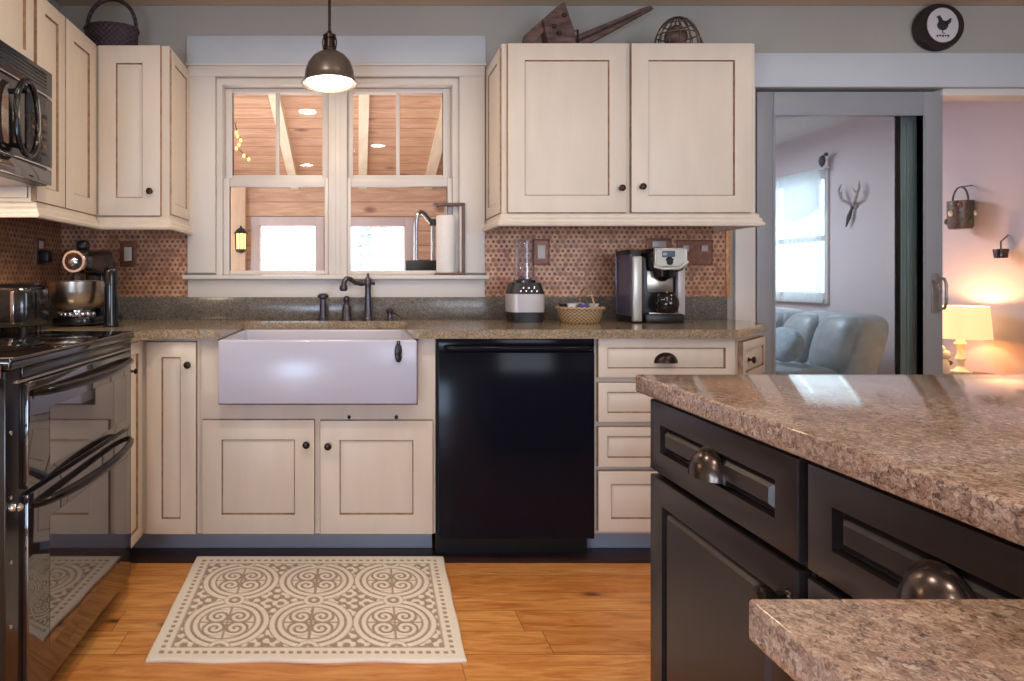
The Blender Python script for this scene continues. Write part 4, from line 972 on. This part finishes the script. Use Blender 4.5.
door(c, fr, -.774, -.31, .115, .722, fw=.048, m1='black', m2='blackedge', slope=.012, rec=.013, edge=.005, hm='bronze', knob=(-.742, .682), kr=.0135, kl=.042)
# foreground ledge
m = own(M()); fz = .8525
m.box(PX(746.5, .478), .556, -.35, .478, fz - .034, fz, 'granite', .004, 3)
tag(m.obj('ledge_worktop'), 'lower brown granite ledge corner closest to the camera', 'worktop')
c = thing('ledge_cabinet', (.5, 0, 0), 'dark base cabinet under the near granite ledge', 'cabinet')
m = M(); m.box(.42, .553, -.33, .40, .06, fz - .0345, 'black', .002); m.obj('body', c)
m = M(); m.box(.45, .552, -.32, .39, 0, .0595, 'blackedge'); m.obj('toe_kick', c)

# ================================================================== RUG
ra = [(-.640, 2.378), (.338, 2.378), (.314, 1.728), (-.614, 1.728)]
RW, RH = .955, .65
def rugpat(u, v):
    """cream (1) / taupe (0) tufted pattern; u across, v from the far edge"""
    e = min(u, RW - u, v, RH - v)
    if e < .026: return 1.0
    if e < .046:
        s = (u if min(v, RH - v) < min(u, RW - u) else v)
        k = (s / .026) % 1.0; return .12 if abs(k - .5) < .27 and .030 < e < .043 else 1.0
    if e < .058: return 1.0
    if e < .064: return .25
    cu, cv = RW / 2, RH / 2; P = .272
    best = None
    for i in (-1, 0, 1):
        for j in (-.5, .5):
            dx, dy = u - (cu + i * P), v - (cv + j * P * .98); r = math.hypot(dx, dy)
            if best is None or r < best[0]: best = (r, dx, dy)
    # link roundels between medallions
    for i in (-1, 0, 1):
        for dyy in (0, -P * .98, P * .98):
            r2 = math.hypot(u - (cu + i * P), (v - cv - dyy))
            if r2 < .036: return 1.0 if (.021 < r2 < .034 or r2 < .009) else .12
    r, dx, dy = best
    R = .134
    if r > R + .004:
        # corner filler: small curls
        k = math.sin(u * 150) * math.sin(v * 150) + .6 * math.sin((u + v) * 95) * math.sin((u - v) * 95)
        return 1.0 if k > .05 else .1
    if r > R: return .1
    if r > R - .017: return 1.0
    if r > R - .026: return .1
    if r > R - .041: return 1.0
    if r > R - .048: return .15
    ax, ay = abs(dx), abs(dy)
    if ax < .004 or ay < .004: return .15
    q = math.hypot(ax - .033, ay - .033); ph = math.atan2(ay - .033, ax - .033)
    s = (q / .0215 - ph / (2 * PI)) % 1.0
    if q < .042: return 1.0 if s < .56 else .08
    return 1.0 if (math.sin(6 * math.atan2(ay, ax)) > -.1) else .1
me = bpy.data.meshes.new('rug'); NU, NV = 300, 205
vs, cols, fcs = [], [], []
ct = lin((250, 240, 228)); cd = lin((158, 132, 114))
cenr = Vector((-.15, 2.05, 0.0))
for j in range(NV + 1):
    for i in range(NU + 1):
        a_, b_ = i / NU, j / NV
        A = [ra[0][k] * (1 - a_) + ra[1][k] * a_ for k in (0, 1)]; B = [ra[3][k] * (1 - a_) + ra[2][k] * a_ for k in (0, 1)]
        x = A[0] * (1 - b_) + B[0] * b_; y = A[1] * (1 - b_) + B[1] * b_
        w = .003 * math.sin(x * 21 + .6) if j in (0, NV) else 0; w2 = .002 * math.sin(y * 27) if i in (0, NU) else 0
        g = sum(rugpat(a_ * RW + du, b_ * RH + dv) for du, dv in ((-.0008, -.0008), (.0008, .0008), (0, 0))) / 3
        z = .009 + .0025 * g
        if i in (0, NU) or j in (0, NV): z = .006
        vs.append((x + w2 - cenr.x, y + w - cenr.y, z)); cols.append(tuple(cd[k] * (1 - g) + ct[k] * g for k in range(3)) + (1,))
for j in range(NV):
    for i in range(NU):
        p = j * (NU + 1) + i; fcs.append((p, p + NU + 1, p + NU + 2, p + 1))
# edge skirt down to the floor and a back face
n0 = len(vs); per = [i for i in range(NU + 1)] + [(j + 1) * (NU + 1) + NU for j in range(NV)] + [NV * (NU + 1) + NU - 1 - i for i in range(NU)] + [(NV - 1 - j) * (NU + 1) for j in range(NV - 1)]
for p in per: vs.append((vs[p][0], vs[p][1], .0004)); cols.append(cols[p])
L = len(per)
for i in range(L): fcs.append((per[i], per[(i + 1) % L], n0 + (i + 1) % L, n0 + i))
fcs.append(tuple(n0 + i for i in range(L)))
me.from_pydata(vs, [], fcs); me.update()
at = me.color_attributes.new('pattern', 'FLOAT_COLOR', 'POINT')
for i, cc in enumerate(cols): at.data[i].color = cc
for p in me.polygons: p.use_smooth = True
me.materials.append(M_['rug']); rg = bpy.data.objects.new('rug', me); rg.location = cenr; COL.objects.link(rg)
tag(rg, 'cream and taupe medallion rug lying on the wooden floor before the sink', 'rug')

# ================================================================== PORCH beyond the window
YPF = 6.0
def fx6(p): return PX(p, YPF)
def fz6(p): return PZ(p, YPF)
wins = [(259.5, 315.5, 225.5, 290), (348, 404.5, 226, 290)]
m = M()
W = [(fx6(a), fx6(b), fz6(d_), fz6(c_)) for a, b, c_, d_ in wins]
xa = -2.2
for (x0, x1, z0, z1) in W:
    m.box(xa, x0, YPF, YPF + .12, 0, 2.12, 'pinewall'); m.box(x0, x1, YPF, YPF + .12, 0, z0, 'pinewall'); m.box(x0, x1, YPF, YPF + .12, z1, 2.12, 'pinewall'); xa = x1
m.box(xa, 1.8, YPF, YPF + .12, 0, 2.12, 'pinewall')
struct(m, 'wall_porch_far', 'pine boarded porch wall seen through the kitchen window', 'wall')
m = M(); m.box(-2.32, -2.2, 3.085, YPF + .12, 0, .9, 'pinewall').box(-2.32, -2.2, 3.085, YPF + .12, 1.9, 3.1, 'pinewall').box(-2.32, -2.2, 3.085, 3.5, .9, 1.9, 'pinewall').box(-2.32, -2.2, 5.6, YPF + .12, .9, 1.9, 'pinewall')
struct(m, 'wall_porch_side')
sl = .31
m = M(); mi = m.mi('pineceil')
def pz(y): return 2.10 + sl * (YPF - y)
A = [(-2.32, 3.085, pz(3.085)), (1.8, 3.085, pz(3.085)), (1.8, YPF + .12, pz(YPF + .12)), (-2.32, YPF + .12, pz(YPF + .12))]
lo = [m.v(p) for p in A]; hi = [m.v((p[0], p[1], p[2] + .1)) for p in A]
m.f(lo, mi); m.f(list(reversed(hi)), mi)
for i in range(4): m.f([lo[i], lo[(i + 1) % 4], hi[(i + 1) % 4], hi[i]], mi)
struct(m, 'ceiling_porch', 'sloping pine board porch ceiling seen through the window', 'ceiling')
for i, xx in enumerate((-1.27, -.63, .045, .70, 1.35)):
    m = M(); mi = m.mi('porchbeam'); w = .04
    Q = [(xx - w, 3.09, pz(3.09) - .001), (xx + w, 3.09, pz(3.09) - .001), (xx + w, YPF - .002, pz(YPF - .002) - .001), (xx - w, YPF - .002, pz(YPF - .002) - .001)]
    hi = [m.v(p) for p in Q]; lo = [m.v((p[0], p[1], p[2] - .09)) for p in Q]
    m.f(hi, mi); m.f(list(reversed(lo)), mi)
    for k in range(4): m.f([lo[k], lo[(k + 1) % 4], hi[(k + 1) % 4], hi[k]], mi)
    struct(m, 'trim_%d' % (10 + i), ['porch rafter hidden behind the left window casing', 'pale porch rafter crossing the left upper pane', 'pale porch rafter behind the middle of the right upper pane', 'pale porch rafter at the right edge of the right upper pane', 'porch rafter hidden behind the right window casing'][i], 'rafter')
# porch window casings and panes
for n, (x0, x1, z0, z1) in enumerate(W):
    wo = sempty('window_%d' % (n + 2), ((x0 + x1) / 2, YPF, z0), ['bright porch window seen through the left lower sash', 'bright porch window seen through the right lower sash'][n], 'window')
    m = M(); cw = .085
    m.box(x0 - cw, x0, YPF - .025, YPF - .0005, z0 - .05, z1 + cw, 'lilactrim', .004).box(x1, x1 + cw, YPF - .025, YPF - .0005, z0 - .05, z1 + cw, 'lilactrim', .004).box(x0, x1, YPF - .025, YPF - .0005, z1, z1 + cw, 'lilactrim', .004).box(x0, x1, YPF - .03, YPF - .0005, z0 - .05, z0, 'lilactrim', .004)
    m.obj('frame', wo)
    m = M(); m.box(x0, x1, YPF + .05, YPF + .055, z0, z1, 'glass'); m.obj('pane', wo)
# post with lantern
px0, px1 = fx6(228) , fx6(247)
struct(M().box(px0, px1, YPF - .09, YPF - .0265, 0, 2.02, 'pinepost', .004), 'trim_20', 'pale porch post carrying the wall lantern', 'post')
lx, lz = fx6(241) * .975, fz6(243)
c = thing('wall_lantern', (lx, YPF - .15, lz), 'small lit lantern with dark cap on the porch post', 'lantern')
yl_ = YPF - .16
m = M(); m.lathe((lx, yl_, lz - .07), (0, 0, 1), [(0, 0), (.046, 0), (.05, .15), (0, .15)], 'lantern', 8); m.obj('glass', c)
m = M(); m.lathe((lx, yl_, lz + .0805), (0, 0, 1), [(0, 0), (.07, 0), (.066, .012), (.03, .05), (.012, .058), (.01, .075), (0, .08)], 'satinblack', 8); m.obj('cap', c)
m = M(); m.lathe((lx, yl_, lz - .0705), (0, 0, -1), [(0, 0), (.056, 0), (.05, .02), (.02, .036), (0, .04)], 'satinblack', 8); m.tube([(lx, yl_ + .05, lz + .1), (lx, YPF - .091, lz + .1)], .008, 'satinblack', 8)
for i in range(8):
    an = 2 * PI * i / 8; m.tube([(lx + .052 * math.cos(an), yl_ + .052 * math.sin(an), lz - .071), (lx + .054 * math.cos(an), yl_ + .054 * math.sin(an), lz + .081)], .004, 'satinblack', 6)
m.obj('cage', c)
# string of amber lights on the porch side
c = thing('string_lights', (-.98, 4.9, 2.1), 'string of glowing amber bulbs in the porch behind the left upper pane', 'string lights')
pts = [(-1.02, 4.97, pz(4.97) - .01), (-1.00, 4.95, 2.33), (-.96, 4.92, 2.26), (-.99, 4.9, 2.19), (-.93, 4.9, 2.13), (-.89, 4.9, 2.10)]
m = M(); m.tube(pts, .004, 'satinblack', 6); m.obj('cord', c)
for p in pts[1:] + [(-.98, 4.9, 2.29), (-.97, 4.9, 2.22)]:
    m = M(); m.sup((p[0], p[1] - .012, p[2] - .012), (.011, .011, .015), 'fairy', 1, 1, 10, 8); m.obj('bulb', c)
# chrome arched stand on a dark tray outside the glass
ys = 3.19
struct(M().box(-.2, .70, 3.087, 3.30, 1.115, 1.135, 'trim', .003), 'trim_21')
def sx_(p): return PX(p, ys)
def sz_(p): return PZ(p, ys)
c = thing('chrome_arch_stand', (sx_(421), ys, 1.135), 'chrome arched stand on a dark tray just outside the window', 'stand')
m = M(); m.box(sx_(405), sx_(437), ys - .05, ys + .05, 1.1352, sz_(260.5), 'satinblack', .004); m.obj('tray', c)
m = M(); m.tube([(sx_(416), ys, sz_(260.4)), (sx_(416), ys, sz_(222)), (sx_(417), ys, sz_(215)), (sx_(420), ys, sz_(211.5)), (sx_(424), ys, sz_(213)), (sx_(431), ys, sz_(222)), (sx_(434), ys, sz_(226))], [.013, .013, .013, .014, .015, .014, .012], 'chrome', 14)
m.obj('arch', c)
m = M(); m.tube([(sx_(433), ys, sz_(260.4)), (sx_(433), ys, sz_(222))], .011, 'chrome', 12); m.lathe((sx_(433), ys, sz_(226)), (0, 0, 1), [(0, 0), (.018, 0), (.022, .02), (.016, .035), (0, .04)], 'satinblack', 14); m.obj('post', c)
m = M(); m.tube([(sx_(418.5), ys - .012, sz_(214)), (sx_(421), ys - .016, sz_(211.8)), (sx_(425), ys - .016, sz_(214.5)), (sx_(431), ys - .012, sz_(222))], .008, 'satinblack', 10); m.obj('grip', c)
# outside
struct(M().box(-40, 40, 7.2, 60, -.4, -.3, 'snow'), 'ground_outside')
c = thing('fir_tree', (.45, 15.5, -.3), 'pale frosty fir tree outside the right porch window', 'tree')
m = M(); tx, ty = .45, 15.5; mi = m.mi('fir'); rr = random.Random(3)
for k in range(420):
    h = rr.random() ** .8; rad = (1 - h) * 1.0 * math.sqrt(rr.random()); an = rr.random() * 2 * PI; z = .3 + h * 3.3 - rad * .25
    p = Vector((tx + rad * math.cos(an), ty + rad * math.sin(an), z)); d = Vector((math.cos(an), math.sin(an), -.3)) * .2; sd = Vector((-math.sin(an), math.cos(an), .25)) * .06
    m.f([m.v(p - sd), m.v(p + sd), m.v(p + d)], mi); m.f([m.v(p - sd), m.v(p + d), m.v(p + Vector((0, 0, .07)))], mi)
m.obj('branches', c)
m = M(); m.tube([(tx, ty, -.3), (tx, ty, 3.2)], [.06, .02], 'fir', 10); m.obj('trunk', c)

# ================================================================== LIVING ROOM
# window
lw = sempty('window_4', (XR, 5.58, LWZ0), 'white living room window behind sheer curtains', 'window')
m = M(); m.box(XR - .02, XR - .0005, LWY0 - .035, LWY0, LWZ0 - .04, LWZ1 + .035, 'trim', .003).box(XR - .02, XR - .0005, LWY1, LWY1 + .035, LWZ0 - .04, LWZ1 + .035, 'trim', .003).box(XR - .02, XR - .0005, LWY0, LWY1, LWZ1, LWZ1 + .035, 'trim', .003).box(XR - .03, XR - .0005, LWY0, LWY1, LWZ0 - .04, LWZ0, 'trim', .003)
m.box(XR + .02, XR + .06, LWY0, LWY0 + .04, LWZ0, LWZ1, 'trim').box(XR + .02, XR + .06, LWY1 - .04, LWY1, LWZ0, LWZ1, 'trim').box(XR + .02, XR + .06, LWY0 + .04, LWY1 - .04, 1.44, 1.485, 'trim').box(XR + .02, XR + .06, LWY0 + .04, LWY1 - .04, LWZ0, LWZ0 + .05, 'trim').box(XR + .02, XR + .06, LWY0 + .04, LWY1 - .04, LWZ1 - .05, LWZ1, 'trim')
m.obj('frame', lw)
m = M(); m.box(XR + .035, XR + .04, LWY0 + .04, LWY1 - .04, LWZ0 + .05, LWZ1 - .05, 'glass'); m.obj('pane', lw)
c = thing('sheer_curtain', (XR - .06, 5.58, .95), 'white sheer curtain with swagged valance on the living room window', 'curtain')
def cloth(y0, y1, z0, z1, x, amp, waves, swag=0, tap=0.0):
    m = M(); mi = m.mi('curtain'); n, k = 60, 10; G = []
    for j in range(k + 1):
        row = []
        for i in range(n + 1):
            s, tt = i / n, j / k; zb = z0 + swag * math.sin(PI * ((s * 2) % 1.0))
            row.append(m.v((x + amp * math.sin(2 * PI * waves * s) * (.5 + .5 * tt), y0 + (y1 - y0) * (s * (1 - tap * tt * (1 - tt))), z1 + (zb - z1) * tt)))
        G.append(row)
    for j in range(k):
        for i in range(n): m.f([G[j][i], G[j][i + 1], G[j + 1][i + 1], G[j + 1][i]], mi)
    return m
cloth(LWY0 - .01, LWY0 + .44, LWZ0 - .03, LWZ1 + .0, XR - .05, .010, 8).obj('drape', c); cloth(LWY1 - .55, LWY1 + .01, LWZ0 - .03, LWZ1 + .0, XR - .05, .010, 6).obj('drape', c)
cloth(LWY0 - .02, LWY1 + .02, LWZ1 - .30, LWZ1 + .02, XR - .075, .012, 13, -.10).obj('valance', c)
m = M(); m.tube([(XR - .062, LWY0 - .06, LWZ1 + .02), (XR - .062, LWY1 + .06, LWZ1 + .02)], .009, 'trim', 10)
for yy in (LWY0 - .055, LWY1 + .055): m.tube([(XR - .062, yy, LWZ1 + .02), (XR - .0205, yy, LWZ1 + .02)], .006, 'trim', 8)
m.obj('curtain_rod', c)
m = own(M()); m.sup((XR - .06, 5.03, LWZ1 + .085), (.018, .03, .045), 'ink', .9, .9, 14, 10); m.sup((XR - .06, 4.99, LWZ1 + .13), (.014, .02, .016), 'ink', .9, .9, 12, 8)
m.tube([(XR - .06, 5.03, LWZ1 + .0305), (XR - .06, 5.03, LWZ1 + .06)], .006, 'ink', 8)
tag(m.obj('bird_figurine'), 'tiny dark figurine perched at the curtain rod corner', 'figurine')
# antler ornament
ay, az = 4.77, PZ(205, 4.77)
c = thing('antler_hook', (XR - .02, ay, az), 'small antler-shaped ornament hanging on the lavender wall', 'wall ornament')
m = M(); m.lathe((XR - .0005, ay, az - .0), (-1, 0, 0), [(0, 0), (.035, 0), (.035, .01), (.02, .016), (0, .016)], 'antler', 18)
m.obj('mount', c)
for s_ in (-1, 1):
    m = M(); m.tube([(XR - .02, ay + s_ * .01, az + .0), (XR - .05, ay + s_ * .07, az + .05), (XR - .05, ay + s_ * .10, az + .13), (XR - .04, ay + s_ * .085, az + .18)], [.012, .012, .009, .003], 'antler', 8)
    m.tube([(XR - .05, ay + s_ * .08, az + .07), (XR - .06, ay + s_ * .05, az + .13)], [.009, .003], 'antler', 8); m.obj('antler', c)
m = M(); m.tube([(XR - .02, ay, az - .01), (XR - .03, ay + .02, az - .09), (XR - .03, ay + .05, az - .17)], [.006, .016, .004], 'ink', 8); m.obj('feather', c)
# sofa: two recliner seats along the right wall
c = thing('sofa', (3.45, 5.1, 0), 'slate grey leather reclining sofa along the lavender wall', 'sofa')
m = M(); m.box(2.62, 3.50, 4.14, 5.95, .0005, .34, 'leather', .04, 3); m.obj('base', c)
def lean(p): return (p.x + .30 * p.z - .03 * abs(p.y) ** 2, p.y, p.z)
for y0, y1 in ((4.10, 4.80), (4.83, 5.53)):
    yc = (y0 + y1) / 2; hw = (y1 - y0) / 2
    m = M(); m.sup((2.98, yc, .40), (.38, hw, .10), 'leather', .4, .35, 32, 14); m.obj('seat_cushion', c)
    m = M(); m.sup((3.50, yc, .60), (.13, hw, .27), 'leather', .42, .3, 40, 20, fn=lean); b = m.obj('backrest', c)
    m = M()
    for q in (-.48, .48):
        m.sup((3.445, yc + q * hw, .655), (.125, hw * .47, .20), 'leather', .6, .55, 28, 16, fn=lean)
    m.obj('back_tufts', b)
m = M(); m.sup((3.05, 4.05, .25), (.44, .085, .20), 'leather', .4, .5, 30, 14); m.obj('armrest', c)
m = M(); m.sup((3.05, 5.70, .30), (.44, .10, .22), 'leather', .4, .5, 30, 14); m.obj('armrest', c)
m = own(M()); m.xf = Matrix.Translation((3.08, 4.34, .64)) @ Matrix.Rotation(math.radians(24), 4, 'Y') @ Matrix.Rotation(math.radians(14), 4, 'X')
m.sup((0, 0, 0), (.06, .15, .125), 'pillowfab', .9, .5, 32, 18)
tag(m.obj('throw_pillow'), 'light blue grey throw pillow on the near seat of the sofa', 'pillow')
# table and lamp
ty, tx = lampy, lampx = 3.75, 3.765
c = thing('side_table', (tx, ty, 0), 'small round wooden side table carrying the lit lamp', 'table')
m = M(); m.lathe((tx, ty, .50), (0, 0, 1), [(0, 0), (.17, 0), (.175, .01), (.17, .024), (0, .024)], 'brownwood', 32); m.obj('top', c)
for i in range(3):
    an = 2 * PI * i / 3 + .4; m = M(); m.tube([(tx + .05 * math.cos(an), ty + .05 * math.sin(an), .4995), (tx + .13 * math.cos(an), ty + .13 * math.sin(an), .0)], [.018, .014], 'brownwood', 10); m.obj('leg', c)
c = thing('table_lamp', (tx, ty, .524), 'lit table lamp with cream shade beside the lavender wall', 'lamp')
m = M(); m.lathe((tx, ty, .5242), (0, 0, 1), [(0, 0), (.055, 0), (.056, .012), (.03, .022), (.016, .04), (.02, .07), (.028, .09), (.018, .11), (.014, .15), (.024, .17), (.03, .185), (.02, .2), (.012, .22), (0, .225)], 'lampbase', 28); m.obj('base', c)
zs0, zs1 = PZ(338, ty), PZ(306, ty)
m = M(); m.lathe((tx, ty, zs0), (0, 0, 1), [(.143, 0), (.128, zs1 - zs0), (.1265, zs1 - zs0), (.1415, 0), (.143, 0)], 'shade', 40); m.obj('lamp_shade', c)
m = M(); m.tube([(tx, ty, .74), (tx, ty, zs1 - .02)], .006, 'bronze', 8); m.sup((tx, ty, zs0 + .09), (.03, .03, .04), 'lantern', 1, 1, 16, 10); m.obj('bulb', c)
vx_, vy_ = tx - .118, ty - .01
m = own(M()); m.lathe((vx_ , vy_ , .5242), (0, 0, 1), [(0, 0), (.028, 0), (.034, .03), (.028, .07), (.014, .09), (.018, .1), (0, .1)], 'lampbase', 18)
m.sup((vx_ , vy_ , .64), (.04, .03, .03), 'lampbase', .9, .9, 14, 8); m.sup((vx_ - .015, vy_, .67), (.025, .02, .03), 'lampbase', 1, 1, 12, 8); m.sup((vx_ + .03, vy_, .59), (.03, .012, .02), 'leaf', 1, 1, 12, 8)
tag(m.obj('figurine'), 'small ivory figurine beside the lamp base on the side table', 'figurine')
# hanging decorations
hy = 3.86
c = thing('hanging_basket', (XR - .07, hy, PZ(210, hy)), 'small dark metal hanging basket on the lavender wall above the lamp', 'hanging basket')
hx = XR - .075; z0, z1 = PZ(229, hy), PZ(201, hy)
m = M(); m.lathe((hx, hy, z0), (0, 0, 1), [(0, 0), (.055, 0), (.062, .02), (.065, z1 - z0), (.061, z1 - z0), (.056, .02), (0, .01)], 'wire', 14)
for i in range(8): an = 2 * PI * i / 8; m.sup((hx + .062 * math.cos(an), hy + .062 * math.sin(an), z0 + .05 + .05 * (i % 3)), (.014, .014, .02), ['leaf', 'lampbase', 'copper'][i % 3], 1, 1, 10, 8)
m.obj('body', c)
m = M(); m.tube([(hx, hy + .05 * math.cos(PI * i / 12), z1 + .09 * math.sin(PI * i / 12)) for i in range(13)], .005, 'wire', 8); m.tube([(hx, hy, z1 + .09), (XR - .001, hy, z1 + .10)], .004, 'wire', 8); m.obj('handle', c)
hy2 = 3.64; z0 = PZ(258, hy2)
c = thing('hanging_cup', (XR - .05, hy2, z0), 'tiny metal cup hanging from a hook on the lavender wall', 'hanging ornament')
m = M(); m.lathe((XR - .05, hy2, z0), (0, 0, 1), [(0, 0), (.03, .0), (.036, .05), (.034, .055), (0, .05)], 'pewter', 18); m.obj('body', c)
m = M(); m.tube([(XR - .05, hy2, z0 + .05), (XR - .04, hy2 + .01, z0 + .1), (XR - .005, hy2, z0 + .14)], .004, 'wire', 8); m.obj('hook', c)

# ================================================================== LIGHTS
def light(name, kind, loc, power, rgb, size=.1, rot=(0, 0, 0), sy=None, spot=None, blend=.4):
    L = bpy.data.lights.new(name, kind); L.energy = power; L.color = rgb
    if kind == 'AREA':
        L.size = size
        if sy: L.shape = 'RECTANGLE'; L.size_y = sy
        else: L.shape = 'DISK'
    else: L.shadow_soft_size = size
    if spot: L.spot_size = math.radians(spot); L.spot_blend = blend
    o = bpy.data.objects.new(name, L); o.location = loc; o.rotation_euler = rot; COL.objects.link(o); return o
WARM = (1.0, .88, .72); COOL = (.68, .80, 1.0)
light('window_daylight', 'AREA', (2.3, -2.45, 1.2), 24, COOL, 1.9, (math.radians(90), 0, 0), 2.0)
light('window_daylight', 'AREA', (XL + .02, -1.2, .60), 32, (.58, .75, 1.0), 1.3, (math.radians(90), 0, math.radians(-90)), .95)  # added low fill from the left, no known window there
light('window_daylight', 'AREA', (-.95, -2.46, .58), 36, (.56, .74, 1.0), .95, (math.radians(90), 0, 0), .95)  # added low fill for the base cabinets, the wall behind it is closed
light('hood_light', 'AREA', (-1.25, 1.75, 1.43), 5, (1, .84, .62), .2)  # unseen lamp added under the microwave to brighten the left tile
for (x, y, p) in ((-.40, 1.3, 8.5), (.75, 1.3, 5.5), (.2, .1, 7), (2.2, .7, 6), (2.4, 1.9, 3), (-.6, -.9, 6)):
    light('recessed_light', 'AREA', (x, y, 2.44), p, WARM, .14)
light('pendant_bulb', 'POINT', (PXc, PYc, rz - .02), 7, (1, .74, .45), .06)
light('lamp_bulb', 'POINT', (lampx, lampy, zs1 - .05), 7, (1, .62, .30), .03)
light('porch_lamp', 'AREA', (-.2, 4.3, 1.0), 17, (1, .92, .84), 1.2, (math.radians(180), 0, 0), .9)  # unseen upward panel added to brighten the porch ceiling
light('living_daylight', 'AREA', (2.5, 5.4, 2.3), 45, (.86, .92, 1.0), 1.0)  # unseen panel added below the ceiling to brighten the living room
# world
w = bpy.data.worlds.new('sky'); SC.world = w; w.use_nodes = True
bg = w.node_tree.nodes['Background']; bg.inputs[0].default_value = (.86, .93, 1.0, 1); bg.inputs[1].default_value = 3.0

# ================================================================== CAMERA
cam = bpy.data.cameras.new('camera'); co = bpy.data.objects.new('camera', cam); COL.objects.link(co)
co.location = (0, 0, H); co.rotation_euler = (math.radians(90), 0, 0)
cam.sensor_width = 36; cam.sensor_fit = 'HORIZONTAL'; cam.lens = F / 1024 * 36
cam.shift_x = (512 - CX) / 1024; cam.shift_y = -(340.5 - CY) / 1024
cam.clip_start = .02
SC.camera = co
SC.view_settings.view_transform = 'Standard'; SC.view_settings.look = 'None'
SC.view_settings.gamma = 1; SC.view_settings.use_curve_mapping = False; SC.view_settings.exposure = 0.34
SC.cycles.use_denoising = True
SC.cycles.max_bounces = 10; SC.cycles.diffuse_bounces = 5; SC.cycles.glossy_bounces = 5; SC.cycles.transparent_max_bounces = 14
SC.cycles.sample_clamp_indirect = 6.0; SC.cycles.caustics_reflective = False; SC.cycles.caustics_refractive = False
